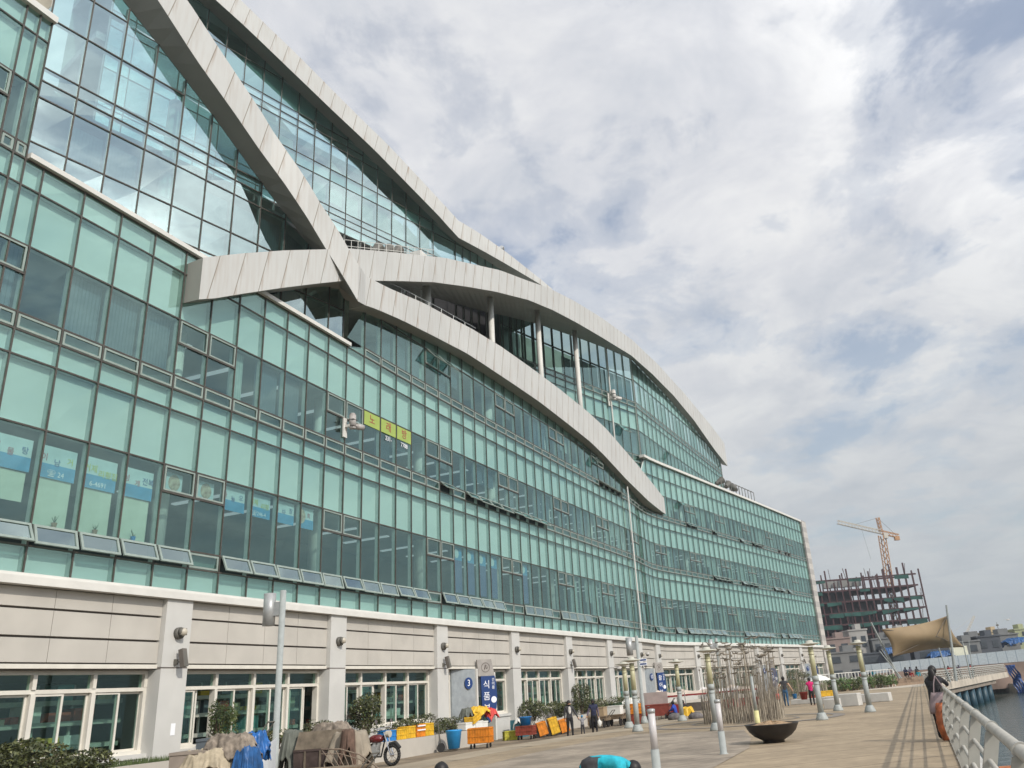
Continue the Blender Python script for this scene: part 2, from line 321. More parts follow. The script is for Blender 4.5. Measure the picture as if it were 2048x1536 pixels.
# ---- curtain walls
def z_mid(s): return .5*(b1top(s)+b1bot(s))
def s1top(s):
    if s < 14.56: return 20.2
    if s < 29.85: return 15.3
    if s < 75.7: return z_mid(min(s, 75.7)+.2)
    return 20.9
ROWS1 = [(3.9, 4.62, 'S'), (4.62, 5.16, 'A'), (5.16, 7.71, 'W'), (7.71, 9.53, 'S'), (9.53, 10.23, 'S'), (10.23, 10.72, 'A'), (10.72, 12.71, 'W'), (12.71, 14.43, 'S'), (14.43, 15.27, 'S'),
         (15.27, 15.72, 'A'), (15.72, 17.72, 'W'), (17.72, 19.43, 'S'), (19.43, 20.9, 'S')]
def curtain(F, mulls, rows, ztop, zbot, gl, per, inner_col=mullin, dep=.17, skipA=lambda s, r: False, bayoff=0, single=None, lite=False, band=lambda s, z: 0):
    """mulls: arclengths of the mullions; one part per bay and storey band"""
    grid = MB(); nb = (len(mulls)-1+per-1)//per
    for i, s in enumerate(mulls):
        zt = max(ztop(s-1e-3), ztop(s+1e-3)) if lite else ztop(s)
        if zt <= zbot: continue
        a, b = F(s, 0, 0), F(s, 0, 0); t = F.tan(s)*.023; n = F.nor(s)
        p = F(s, 0, 0)
        def bx(o0, o1, h, m):
            q = [p-t*h+n*o0, p+t*h+n*o0, p+t*h+n*o1, p-t*h+n*o1]
            grid.hexa([Vector((v.x, v.y, zbot)) for v in q]+[Vector((v.x, v.y, zt)) for v in q], m)
        bx(.012, .036, 1.0, 0); bx(-dep, -.012, 1.35, 1)
    zs = sorted(set([r[0] for r in rows]+[rows[-1][1]]))
    for i in range(len(mulls)-1):
        s0, s1 = mulls[i]+.023, mulls[i+1]-.023
        for z in zs:
            if z <= zbot+.05 or z > min(ztop(s0), ztop(s1))+.02: continue
            P = [F(s0, .012, z-.023), F(s1, .012, z-.023), F(s1, .032, z-.023), F(s0, .032, z-.023)]
            grid.hexa(P+[q+Vector((0, 0, .046)) for q in P], 0)
            P = [F(s0, -dep+.01, z-.03), F(s1, -dep+.01, z-.03), F(s1, -.014, z-.03), F(s0, -.014, z-.03)]
            grid.hexa(P+[q+Vector((0, 0, .06)) for q in P], 1)
    grid.build('mullion_grid', [mull, inner_col], BLD)
    groups = []
    for r in rows:
        if groups and groups[-1][0][2] == r[2] == 'S' and abs(groups[-1][-1][1]-r[0]) < .01: groups[-1].append(r)
        else: groups.append([r])
    for k in range(nb):
        for g in groups:
            mb = MB(); ty = g[0][2]
            for i in range(k*per, min((k+1)*per, len(mulls)-1)):
                s0, s1 = mulls[i], mulls[i+1]
                for (z0, z1, _) in g:
                    za, zb = min(z1, ztop(s0+.01)), min(z1, ztop(s1-.01)); z0_ = max(z0, zbot)
                    if max(za, zb) <= z0_+.02: continue
                    za, zb = max(za, z0_+.005), max(zb, z0_+.005)
                    if ty == 'A' and skipA(.5*(s0+s1), z0): continue
                    j = lambda: random.uniform(-.009, .009)
                    mb.quad(F(s0, j(), z0_), F(s1, j(), z0_), F(s1, j(), zb), F(s0, j(), za), 0)
                    if ty == 'S': mb.quad(F(s0+.03, -dep, z0_+.03), F(s1-.03, -dep, z0_+.03), F(s1-.03, -dep, zb-.03), F(s0+.03, -dep, za-.03), 1)
                    if ty == 'A':
                        e = .06
                        for (c0, c1, d0, d1) in ((s0+.05, s1-.05, z0+.04, z0+.04+e), (s0+.05, s1-.05, z1-.04-e, z1-.04), (s0+.05, s0+.05+e, z0+.1, z1-.1), (s1-.05-e, s1-.05, z0+.1, z1-.1)):
                            if d1 > min(za, zb)+.01: continue
                            mb.hexa([F(c0, .006, d0), F(c1, .006, d0), F(c1, .03, d0), F(c0, .03, d0), F(c0, .006, d1), F(c1, .006, d1), F(c1, .03, d1), F(c0, .03, d1)], 1)
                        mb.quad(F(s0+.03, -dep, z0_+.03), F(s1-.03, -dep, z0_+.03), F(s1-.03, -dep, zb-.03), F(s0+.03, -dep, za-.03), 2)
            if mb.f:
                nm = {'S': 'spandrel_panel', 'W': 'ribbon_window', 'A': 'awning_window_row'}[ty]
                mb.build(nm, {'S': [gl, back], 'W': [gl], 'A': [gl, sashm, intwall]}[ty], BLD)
M1 = [20.45+1.3333*k for k in range(-9, 78)]
M1 = [m for m in M1 if 8 < m < 124.2]+[124.7]
M1 = sorted(M1+[29.86, 14.56, 14.2]); M1 = [m for i, m in enumerate(M1) if i == 0 or m-M1[i-1] > .25]
OPEN = {4.62: [(9, 45, 21), (47, 57.4, 12), (59, 66, 11), (73.8, 76.7, 27), (79.2, 91.6, 25), (94.5, 106.4, 25), (108.3, 109.7, 25), (111, 116.5, 25)],
        10.23: [(37.6, 39, 45), (40.4, 51.2, 40), (89.6, 95, 42), (98.2, 103.6, 40), (108.8, 112.8, 35), (114.2, 115.6, 35)],
        15.27: [(61.2, 66.6, 48), (83.9, 86.7, 42), (90.5, 91.9, 40), (99, 100.6, 35), (103.2, 107.1, 40), (112.8, 114.1, 40), (115.5, 118.3, 40)]}
def is_open(s, z):
    for a, b, ang in OPEN.get(round(z, 2), []):
        if a < s < b and not (z < 5 and int(s/1.3333) % 11 == 5): return ang
    return 0
curtain(S1, M1, ROWS1, s1top, 3.9, glass, 6, skipA=lambda s, z: is_open(s, z) > 0, lite=True)
def open_sash(F, s0, s1, z0, z1, ang, name='awning_window', lab=None):
    mb = MB(); a = R(ang); h = z1-z0; e = .07
    def P(u, v, d): # u 0..1 along, v metres down from the hinge, d thickness outwards
        return F(s0+.04+(s1-s0-.08)*u, .05+math.sin(a)*v+math.cos(a)*d, z1-math.cos(a)*v+math.sin(a)*d)
    w_ = s1-s0-.08; ue = e/w_
    for (u0_, u1_, v0, v1) in ((0, 1, 0, e), (0, 1, h-e, h), (0, ue, e, h-e), (1-ue, 1, e, h-e)):
        mb.hexa([P(u0_, v1, 0), P(u1_, v1, 0), P(u1_, v1, .045), P(u0_, v1, .045), P(u0_, v0, 0), P(u1_, v0, 0), P(u1_, v0, .045), P(u0_, v0, .045)], 0)
    o = mb.build(name, [sashm], BLD); g = MB(); g.quad(P(ue, h-e, .02), P(1-ue, h-e, .02), P(1-ue, e, .02), P(ue, e, .02)); g.build('pane', [glass2], o)
    if lab: o['label'] = lab
nop = 0
for z0, z1 in ((4.62, 5.16), (10.23, 10.72), (15.27, 15.72)):
    for i in range(len(M1)-1):
        a, b = M1[i], M1[i+1]; ang = is_open(.5*(a+b), z0)
        if ang and z0 < s1top(.5*(a+b))-.4:
            opening = MB(); opening.quad(S1(a+.03, -.165, z0+.03), S1(b-.03, -.165, z0+.03), S1(b-.03, -.165, z1-.03), S1(a+.03, -.165, z1-.03)); opening.build('awning_shade_sheet', [dark], BLD)  # flat near-black sheet paints the unlit inside of the open window
            if nop < 92: open_sash(S1, a, b, z0, z1, ang+random.uniform(-5, 5)); nop += 1
# large top-hung sashes beside the columns (two per bay) drawn as pale frames, a few swung open
for k in range(-1, 14):
    for z1 in (7.71, 12.71, 17.72):
        mb = MB()
        for i in (0, 1):
            a = 20.45+8*k+1.3333*i; b = a+1.3333; z0 = z1-.82
            if a < 9 or b > 124 or z1 > s1top(a)-.3 or z1 > s1top(b)-.3: continue
            if 14.55 < a < 29.8 and z1 > 15: continue
            e = .05
            for (c0, c1, d0, d1) in ((a+.06, b-.06, z0, z0+e), (a+.06, b-.06, z1-.04-e, z1-.04), (a+.06, a+.06+e, z0+e, z1-.04-e), (b-.06-e, b-.06, z0+e, z1-.04-e)):
                mb.hexa([S1(c0, .012, d0), S1(c1, .012, d0), S1(c1, .045, d0), S1(c0, .045, d0), S1(c0, .012, d1), S1(c1, .012, d1), S1(c1, .045, d1), S1(c0, .045, d1)])
            mb.hexa([S1(a, .012, z0-.07), S1(b, .012, z0-.07), S1(b, .05, z0-.07), S1(a, .05, z0-.07), S1(a, .012, z0-.012), S1(b, .012, z0-.012), S1(b, .05, z0-.012), S1(a, .05, z0-.012)], 1)
        if mb.f: mb.build('casement_frame', [sashm, mull], BLD)
for F, s0, s1_, z0, z1, ang in ((S1, 36.45, 37.78, 16.9, 17.72, 42), (S1, 37.78, 39.12, 16.9, 17.72, 42), (S1, 60.45, 61.8, 16.6, 17.4, 40), (S1, 83.1, 84.4, 16.9, 17.7, 45), (S3, -3.6, -2.2, 22.7, 23.7, 40), (S5, 8.6, 9.9, 22.7, 23.7, 40)):
    open_sash(F, s0, s1_, z0, z1, ang, 'open_casement')
# interiors seen through the panes
for za, zb in ((7.78, 10.16), (12.78, 15.2), (17.78, 20.8)):
    mb = MB()
    for i in range(len(M1)-1):
        a, b = M1[i], M1[i+1]
        if zb > s1top(a)+.1 and za > s1top(a)-1.2: continue
        zz = min(zb, s1top(a)-.05, s1top(b)-.05)
        if zz < za+.1: continue
        mb.hexa([S1(a, -5.5, za), S1(b, -5.5, za), S1(b, -.22, za), S1(a, -.22, za), S1(a, -5.5, zz), S1(b, -5.5, zz), S1(b, -.22, zz), S1(a, -.22, zz)])
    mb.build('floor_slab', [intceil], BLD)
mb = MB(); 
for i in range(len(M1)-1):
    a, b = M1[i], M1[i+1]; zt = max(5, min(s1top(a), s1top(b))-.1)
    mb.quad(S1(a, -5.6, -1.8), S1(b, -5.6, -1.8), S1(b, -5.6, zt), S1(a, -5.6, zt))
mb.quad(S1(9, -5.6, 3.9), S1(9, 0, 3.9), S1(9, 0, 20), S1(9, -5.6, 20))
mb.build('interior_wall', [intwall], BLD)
cols = MB()
for k in range(-1, 14):
    s = 21.35+8*k
    if s < 10: continue
    zt = min(s1top(s), s1top(s+.5), s1top(s-.5))-.2
    cols.tube(S1(s, -.95, 3.9), S1(s, -.95, zt), .27, .27, 14)
cols.build('interior_column', [intcol], BLD, True)
lights = MB()
for k in range(0, 14):
    for z in (7.76, 12.76):
        for q in (1.7, 4.1, 6.6):
            s = 20.45+8*k+q
            if s < 120: lights.hexa([S1(s, -3.8, z-.05), S1(s+.22, -3.8, z-.05), S1(s+.22, -1.3, z-.05), S1(s, -1.3, z-.05), S1(s, -3.8, z), S1(s+.22, -3.8, z), S1(s+.22, -1.3, z), S1(s, -1.3, z)])
lights.build('strip_light', [mat('strip_light_glow', (.8, .8, .78), .5, .01, emis=((.9, .95, 1), .35))], BLD)
# blinds / curtains behind some panes
bl_lt = stripemat('blind_pale', (.40, .46, .42), (.30, .35, .33), 0, .12, .2)
bl_dk = stripemat('blind_slate', (.12, .15, .18), (.085, .10, .13), 0, .12, .25)
bl_sage = mat('curtain_sage', (.42, .44, .34), .8, .08)
rb = random.Random(5)
for r_, (z0, z1) in enumerate(((5.2, 7.7), (10.76, 12.7), (15.76, 17.7))):
    for k in range(-2, 14):
        for kind, m_ in ((0, bl_lt), (1, bl_dk), (2, bl_sage)):
            mb = MB()
            for i in range(6):
                a = 20.45+8*k+1.3333*i
                if a < 9 or a > 123 or (14.5 < a < 29.8 and z0 > 15) or z0 > s1top(a)-.6: continue
                x = rb.random(); far = a > 76
                if r_ == 0: pick = -1 if a < 53 else (0 if x < .55 else (2 if x < .62 and far else -1))
                elif r_ == 1: pick = (1 if x < .45 else (0 if x < .55 else -1)) if a < 62 else (0 if x < .55 else (2 if x < .68 else (1 if x < .72 else -1)))
                else: pick = (1 if x < .45 else (0 if x < .55 else -1)) if a < 70 else (0 if x < .6 else -1)
                if i == 0: pick = -1
                drop = rb.choice((0, 0, 0, .9)) if pick >= 0 else 0
                if pick != kind: continue
                zt = min(z1, s1top(a)-.05, s1top(a+1.3)-.05)
                if zt < z0+drop+.1: continue
                wd = rb.choice((1.25, 1.25, .7)) if kind != 1 else 1.25
                mb.quad(S1(a+.05, -.32, z0+drop), S1(a+.05+wd, -.32, z0+drop), S1(a+.05+wd, -.32, zt), S1(a+.05, -.32, zt), 0, ((a, z0), (a+wd, z0), (a+wd, zt), (a, zt)))
            if mb.f: mb.build('window_blind', [m_], BLD)
# cornice, copings
def rail(F, s0, s1_, o0, o1, z0, z1, name, m, ds=1.3333, ss=None, par=None):
    mb = MB(); n = max(1, int(abs(s1_-s0)/ds)); q = [s0+(s1_-s0)*i/n for i in range(n+1)]
    for a, b in zip(q[:-1], q[1:]):
        mb.hexa([F(a, o0, z0), F(b, o0, z0), F(b, o1, z0), F(a, o1, z0), F(a, o0, z1), F(b, o0, z1), F(b, o1, z1), F(a, o1, z1)])
    return mb.build(name, [m], par or BLD)
rail(S1, 8, 124.7, -.2, .38, 3.60, 3.80, 'cornice', white); rail(S1, 8, 124.7, -.2, .26, 3.80, 3.895, 'cornice', white)
rail(S1, 14.6, 29.9, -.3, .16, 15.3, 15.46, 'coping', white); rail(S1, 8, 14.62, -.3, .16, 20.2, 20.42, 'coping', white); rail(S1, 75.75, 124.7, -.3, .22, 20.9, 21.15, 'coping', white)
mb = MB(); mb.quad(S1(14.56, 0, 15.3), S1(14.56, -6, 15.3), S1(14.56, -6, 20.2), S1(14.56, 0, 20.2)); mb.quad(S1(14.54, 0, 15.3), S1(14.54, .05, 15.3), S1(14.54, .05, 20.2), S1(14.54, 0, 20.2)); mb.build('return_wall', [mull], BLD)
# terrace roofs
mb = MB()
for a in np.arange(14.5, 30, 1.5):
    b = a+1.5; mb.quad(S1(a, -.2, 15.28), S1(b, -.2, 15.28), S1(b, -7, 15.28), S1(a, -7, 15.28))
for a in np.arange(30, 75, 1.5):
    b = a+1.5; mb.quad(S1(a, .3, z_mid(a)-.3), S1(b, .3, z_mid(b)-.3), S1(b, -16 if b < 60 else -3, z_mid(b)-.3), S1(a, -16 if a < 60 else -3, z_mid(a)-.3))
for a in np.arange(75.7, 124, 2): mb.quad(S1(a, -.2, 20.85), S1(a+2, -.2, 20.85), S1(a+2, -12, 20.85), S1(a, -12, 20.85))
mb.build('terrace_deck', [concr], BLD)
# upper glass volumes
M2 = [-12.28+1.27*k for k in range(-4, 10)]+[-.0]
ROWS2 = [(14.9, 17.1, 'W'), (17.1, 18.44, 'W'), (18.44, 20.26, 'W'), (20.26, 20.95, 'W'), (20.95, 21.5, 'W'), (21.5, 23.6, 'W'), (23.6, 25.4, 'W'), (25.4, 28, 'W')]
curtain(S2, M2, ROWS2, s2soff, 14.9, glass2, 5)
mb = MB(); mb.quad(S2(0, 0, 14.9), S1(29.86, 0, 14.9), S1(29.86, 0, 18), S2(0, 0, 18)); mb.build('return_window', [glass2], BLD)
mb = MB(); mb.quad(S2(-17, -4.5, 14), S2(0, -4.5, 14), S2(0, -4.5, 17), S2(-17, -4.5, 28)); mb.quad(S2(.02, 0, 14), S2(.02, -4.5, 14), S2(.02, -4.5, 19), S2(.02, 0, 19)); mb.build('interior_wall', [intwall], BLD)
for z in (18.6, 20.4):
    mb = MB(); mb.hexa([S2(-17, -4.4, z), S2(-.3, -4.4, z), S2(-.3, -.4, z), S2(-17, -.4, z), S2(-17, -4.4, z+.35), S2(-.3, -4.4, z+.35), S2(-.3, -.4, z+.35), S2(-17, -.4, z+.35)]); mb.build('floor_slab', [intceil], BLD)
cols = MB()
for s in (-15, -8.2, -1.6): cols.tube(S2(s, -1.0, 14.9), S2(s, -1.0, s2soff(s)-.3), .3, .3, 14)
cols.build('interior_column', [intcol], BLD, True)
blc = MB()
for i in (2, 4, 5, 8, 9, 10, 11):
    if i < len(M2)-1: blc.quad(S2(M2[i]+.05, -.3, 15), S2(M2[i+1]-.05, -.3, 15), S2(M2[i+1]-.05, -.3, min(20, s2soff(M2[i+1])-.1)), S2(M2[i]+.05, -.3, min(20, s2soff(M2[i])-.1)), 0, ((0, 0), (1.2, 0), (1.2, 5), (0, 5)))
blc.build('window_blind', [bl_dk], BLD)
def t3(s): return b4back(s) if s < -12 else 20
M3 = [-51.5+1.37*k for k in range(0, 19)]
M3 = [m for m in M3 if m < -24.9]+[-24.45, -23.6, -22.75, -21.9, -21.0, -20.1, -19.2, -18.3, -17.4, -16.4, -15.2, -13.9, -12.6]
M3.sort()
ROWS3 = [(30.9, 31.6, 'S'), (31.6, 32.1, 'W'), (32.1, 32.6, 'W'), (32.6, 34.65, 'W'), (34.65, 35.6, 'S'), (35.6, 37.64, 'W'), (37.64, 38.2, 'W'), (38.2, 38.8, 'W'), (38.8, 40.8, 'S'), (40.8, 43.0, 'W'), (43.0, 45.4, 'S')]
curtain(S3, M3, ROWS3, b4back, 26, glass2, 6)
mb = MB(); mb.quad(S3(-52, -5, 25), S3(-12, -5, 25), S3(-12, -5, 34), S3(-52, -5, 46)); mb.build('interior_wall', [intwall], BLD)
for z in (31.8, 36.6, 41.8):
    e = -13 if z < 33 else (-28.5 if z < 38 else -42)
    mb = MB(); mb.hexa([S3(-52, -5, z), S3(e, -5, z), S3(e, -.3, z), S3(-52, -.3, z), S3(-52, -5, z+.5), S3(e, -5, z+.5), S3(e, -.3, z+.5), S3(-52, -.3, z+.5)]); mb.build('floor_slab', [intceil], BLD)
mb = MB()
for i, (z0, z1) in [(10, (33, 35.5)), (11, (33.2, 36.8)), (12, (32.8, 36.4)), (13, (33, 36.2)), (14, (32.8, 35.8)), (16, (32.8, 34.6)), (17, (33, 35)), (8, (35.7, 38)), (7, (36, 38.6)), (15, (31, 32.6)), (18, (31, 33.5))]:
    mb.quad(S3(M3[i]+.05, -.35, z0), S3(M3[i+1]-.05, -.35, z0), S3(M3[i+1]-.05, -.35, z1-.9), S3(M3[i]+.05, -.35, z1))
mb.build('window_blind', [bl_sage], BLD)
mb = MB()
for i, (z0, z1) in [(6, (32.7, 37)), (9, (31.5, 34.6)), (12, (31, 32.5)), (14, (31, 32.5)), (8, (31, 34.4)), (11, (31, 33))]:
    mb.quad(S3(M3[i]+.05, -.4, z0), S3(M3[i+1]-.05, -.4, z0), S3(M3[i+1]-.05, -.4, z1), S3(M3[i]+.05, -.4, z1), 0, ((0, 0), (1.2, 0), (1.2, 5), (0, 5)))
mb.build('window_blind', [bl_dk], BLD)
M4 = [-19.5+1.385*k for k in range(0, 14)]+[0]
ROWS4 = [(17, 18.8, 'S'), (18.8, 20.4, 'S'), (20.4, 21.2, 'A'), (21.2, 23.75, 'W'), (23.75, 25.5, 'S'), (25.5, 26.15, 'S'), (26.15, 26.72, 'A'), (26.72, 29.1, 'W'), (29.1, 31.6, 'W')]
curtain(S3, M4, ROWS4, lambda s: s4soff(s)+.1, 17, glass, 5)
mb = MB(); mb.quad(S3(-19.5, -4.5, 17), S3(-.5, -4.5, 17), S3(-.5, -4.5, 32), S3(-19.5, -4.5, 32)); mb.quad(S3(-19.6, -6, 17), S3(-19.6, 0, 17), S3(-19.6, 0, 31), S3(-19.6, -6, 31))
mb.build('interior_wall', [intwall], BLD)
mb = MB()
for i in (6, 7, 8, 9, 10, 11, 12, 13): mb.quad(S3(M4[i]+.03, -.3, 26.75), S3(M4[i+1]-.03, -.3, 26.75), S3(M4[i+1]-.03, -.3, 28.7 if i < 8 else 29.1), S3(M4[i]+.03, -.3, 28.7 if i < 8 else 29.1), 0, ((0, 0), (1.2, 0), (1.2, 5), (0, 5)))
for i in (6, 7, 9, 10, 11, 12, 13): mb.quad(S3(M4[i]+.03, -.3, 21.25), S3(M4[i+1]-.03, -.3, 21.25), S3(M4[i+1]-.03, -.3, 23.7), S3(M4[i]+.03, -.3, 23.7), 0, ((0, 0), (1.2, 0), (1.2, 5), (0, 5)))
mb.build('window_blind', [mat('film_slate', (.16, .20, .24), .6, .05)], BLD)
# near-black sheet behind the columns: shade of the deep recess put into colour
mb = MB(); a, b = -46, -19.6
mb.quad(S3(a, -1.2, 17), S3(b, -1.2, 17), S3(b, -1.2, 31), S3(a, -1.2, 31)); mb.build('loggia_shade_sheet', [dark], BLD)
M5 = [0]+[.35+1.36*k for k in range(1, 25)]+[33.45]
ROWS5 = [(20.9, 21.2, 'S'), (21.2, 23.75, 'W'), (23.75, 25.5, 'S'), (25.5, 26.15, 'S'), (26.15, 26.72, 'A'), (26.72, 29.1, 'W'), (29.1, 31.6, 'S')]
curtain(S5, M5, ROWS5, lambda s: s5soff(s)+.1, 18, glass, 6)
mb = MB(); mb.quad(S5(0, -4.5, 18), S5(33.4, -4.5, 18), S5(33.4, -4.5, 27.5), S5(0, -4.5, 30)); mb.quad(S5(33.46, 0, 18), S5(33.46, -8, 18), S5(33.46, -8, 27.5), S5(33.46, 0, 27.5)); mb.build('interior_wall', [intwall], BLD)
mb = MB()
for i in range(0, 24):
    for z0, z1 in ((21.25, 23.7), (26.8, 29.05)):
        if rb.random() < .6 and z1 < s5soff(M5[i+1])-.3: mb.quad(S5(M5[i]+.05, -.3, z0), S5(M5[i+1]-.05, -.3, z0), S5(M5[i+1]-.05, -.3, z1), S5(M5[i]+.05, -.3, z1), 0, ((i, 0), (i+1.2, 0), (i+1.2, 3), (i, 3)))
mb.build('window_blind', [bl_lt], BLD)
# ---- wave beams
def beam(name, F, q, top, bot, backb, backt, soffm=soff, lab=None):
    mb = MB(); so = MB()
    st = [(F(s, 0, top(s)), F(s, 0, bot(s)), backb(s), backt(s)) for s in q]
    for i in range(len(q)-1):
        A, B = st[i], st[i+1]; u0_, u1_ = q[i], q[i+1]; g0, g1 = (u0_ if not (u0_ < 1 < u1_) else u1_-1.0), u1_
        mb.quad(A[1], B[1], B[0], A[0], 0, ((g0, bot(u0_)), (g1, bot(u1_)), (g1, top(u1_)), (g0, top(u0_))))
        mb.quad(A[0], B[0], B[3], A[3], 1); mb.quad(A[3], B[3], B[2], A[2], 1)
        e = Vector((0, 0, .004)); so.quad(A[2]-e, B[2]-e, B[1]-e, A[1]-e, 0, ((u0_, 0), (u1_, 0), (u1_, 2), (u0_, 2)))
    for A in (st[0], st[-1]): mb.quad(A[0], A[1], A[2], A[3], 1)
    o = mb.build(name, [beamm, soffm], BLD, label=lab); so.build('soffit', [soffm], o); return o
lin = lambda a, b, n: [a+(b-a)*i/n for i in range(n+1)]
mapS2 = table([(12, -15.5), (15, -12.8), (16.58, -11.3), (18.3, -9.69), (20.97, -7.19), (23.82, -4.64), (27.1, -1.88), (28.9, -.5), (29.55, 0)])
def b1bb(s):
    if s < 29.5: q = mapS2(s); return S2(q, -.02, s2soff(q))
    if s < 72: return PB1(s, -.85, b1bot(s)+.02)
    return PB1(s, -.85-(s-72)*.12*0, b1bot(s)+.02)
def b1bt(s):
    p = b1bb(s); return Vector((p.x, p.y, b1top(s)))
u1top = table([(-16, 33.2), (-10.21, 27.86), (-9.36, 27.27), (-7.89, 26.0), (-5.53, 24.01), (-4.2, 22.5), (-2.91, 21.07), (-2.02, 20.32), (-1.19, 19.55), (-.74, 18.95), (-.3, 18.7)])
u1bot = table([(-16, 31.0), (-11.29, 26.98), (-10.5, 26.33), (-8.75, 24.72), (-6.87, 23.26), (-4.86, 21.59), (-3.49, 19.98), (-2.28, 18.76), (-1.33, 17.88), (-.42, 16.95)])
foff = table([(-5.2, 1.0), (-3.5, 1.4)])
def F1(q, o, z): return S2(q, foff(q)+o, z) if q < 1 else PB1(q, o, z)
def f1t(q): return u1top(q) if q < 1 else b1top(q)
def f1b(q): return u1bot(q) if q < 1 else b1bot(q)
def f1bb(q): return S2(q, -.03, s2soff(q)) if q < 1 else PB1(q, -.85, b1bot(q)+.02)
def f1bt(q): p = f1bb(q); return Vector((p.x, p.y, f1t(q)))
beam('wave_beam', F1, lin(-15.5, -.42, 26)+lin(30.0, 79.1, 70), f1t, f1b, f1bb, f1bt, lab='long kinked white wave beam running down from the roof edge')
s3m = lambda s: S3(float(np.interp(s, [28, 30.8, 40, 50, 60, 72.8], [-34, -30, -21.8, -14.5, -8, 0])), -.05, 0)
def b3bb(s):
    if s < 28.5: return PB3(s, -1.6, b3bot(s)+.05)
    if s <= 72.85:
        q = float(np.interp(s, [28, 30.8, 40, 50, 60, 72.8], [-34, -30, -21.8, -14.5, -8, 0])); f = min(1, max(0, (s-28.5)/2.3))
        z = s4soff(q)*f+(1-f)*b3bot(s); p = S3(q, -.05, z); return p if f == 1 else PB3(s, -1.6, b3bot(s)).lerp(p, f)
    q = (s-72.85)/(110.3-72.85)*33.9; return S5(q, -.05, s5soff(q))
def b3bt(s):
    p = b3bb(s); return Vector((p.x, p.y, max(b3top(s)-.15, p.z+.3)))
beam('wave_beam', PB3, lin(20.5, 28.5, 12)+lin(29, 72.85, 60)+lin(73.5, 110.8, 46), b3top, b3bot, b3bb, b3bt, lab='arched white wave beam carried by round columns')
def F4(s, o, z):
    f = 1.0 if s < -25 else max(.25, 1-(s+25)/12.6*.75); return S3(s, 1.2*f+o, z)
beam('wave_beam', F4, lin(-51.5, -25.2, 26)+lin(-24.6, -12.5, 14), b4top, b4bot, lambda s: S3(s, -.05, b4back(s)), lambda s: S3(s, -2.5, b4top(s)), lab='topmost white wave beam along the roof line')
# columns below the arched beam
for s, o, r in ((38.2, -.9, .25), (46.2, -.9, .20), (53.9, -.9, .20), (61.6, -.95, .21)):
    q = PB3.S[-1]; zt = b3bot(s-.8)+.6
    mb = MB(); mb.tube(S1(s, o, 17.5), S1(s, o, zt), r, r, 16); mb.build('round_column', [white], BLD, True)
mb = MB(); mb.box(S1(42.3, -4, 23), (.8, .8, 9), 0, R(-20)); mb.build('square_column', [white], BLD)
# drain pipes
mb = MB(); mb.tube(S1(68.2, .25, 3.9), S1(68.2, .25, 16.4), .062, .062, 8); mb.build('drain_pipe', [white], BLD)
mb = MB(); mb.tube(S3(-4.6, .25, 19), S3(-4.6, .25, 31.2), .07, .07, 8); mb.build('drain_pipe', [white], BLD)
# end wall with striped stone
stone = stripemat('striped_stone', (.50, .475, .44), (.38, .365, .345), 1, 1.5, .5, .7)
mb = MB()
e0 = S1(124.75, .25, 0); e1 = S1(124.75, -9, 0); t_ = S1.tan(124)*1.9
for z0, z1 in ((-1.7, 21.15),):
    c = [e0, e0+t_, e1+t_, e1]
    for i in range(4):
        a, b = c[i], c[(i+1) % 4]; a0 = Vector((a.x, a.y, z0)); b0 = Vector((b.x, b.y, z0))
        a1 = Vector((a.x, a.y, z1)); b1 = Vector((b.x, b.y, z1)); mb.quad(a0, b0, b1, a1, 0, ((0, z0), (5, z0), (5, z1), (0, z1)))
    mb.quad(*[Vector((v.x, v.y, z1)) for v in c])
mb.build('end_wall', [stone], BLD)
# ---- ground floor
PIL = [5.0, 13.4, 21.4, 29.4, 37.4, 45.3, 53.0, 60.5, 67.4, 73.3, 82.9, 90.8, 98.8, 106.8, 114.5]
PW = .5
RZ = -1.8
for s in PIL:
    mb = MB(); w_ = PW*(1.5 if abs(s-73.3) < .1 else 1)
    for z0, z1 in ((RZ, 1.62), (1.66, 3.6)):
        mb.hexa([S1(s-w_, -.45, z0), S1(s+w_, -.45, z0), S1(s+w_, .27, z0), S1(s-w_, .27, z0), S1(s-w_, -.45, z1), S1(s+w_, -.45, z1), S1(s+w_, .27, z1), S1(s-w_, .27, z1)])
    mb.hexa([S1(s-w_, -.44, 1.6), S1(s+w_, -.44, 1.6), S1(s+w_, .255, 1.6), S1(s-w_, .255, 1.6), S1(s-w_, -.44, 1.67), S1(s+w_, -.44, 1.67), S1(s+w_, .255, 1.67), S1(s-w_, .255, 1.67)], 1)
    mb.build('pillar', [pillarm, joint], BLD)
ends = PIL+[124.6]
DOORBAY = {5: 41.05, 9: 71.2, 12: 101.9, 14: 117.5}
def wseg(mb, s0, s1_, o0, o1, z0, z1, m=0):
    mb.hexa([S1(s0, o0, z0), S1(s1_, o0, z0), S1(s1_, o1, z0), S1(s0, o1, z0), S1(s0, o0, z1), S1(s1_, o0, z1), S1(s1_, o1, z1), S1(s0, o1, z1)], m)
rsh = random.Random(3)
boxm = [mat('shelf_box_%s' % n, c, .7, .15) for n, c in (('cream', (.55, .48, .35)), ('teal', (.12, .30, .30)), ('white', (.65, .66, .62)), ('yellow', (.55, .38, .05)), ('red', (.35, .08, .05)), ('slate', (.10, .13, .15)))]
shelfm = mat('shelf_steel', (.42, .42, .38), .5)
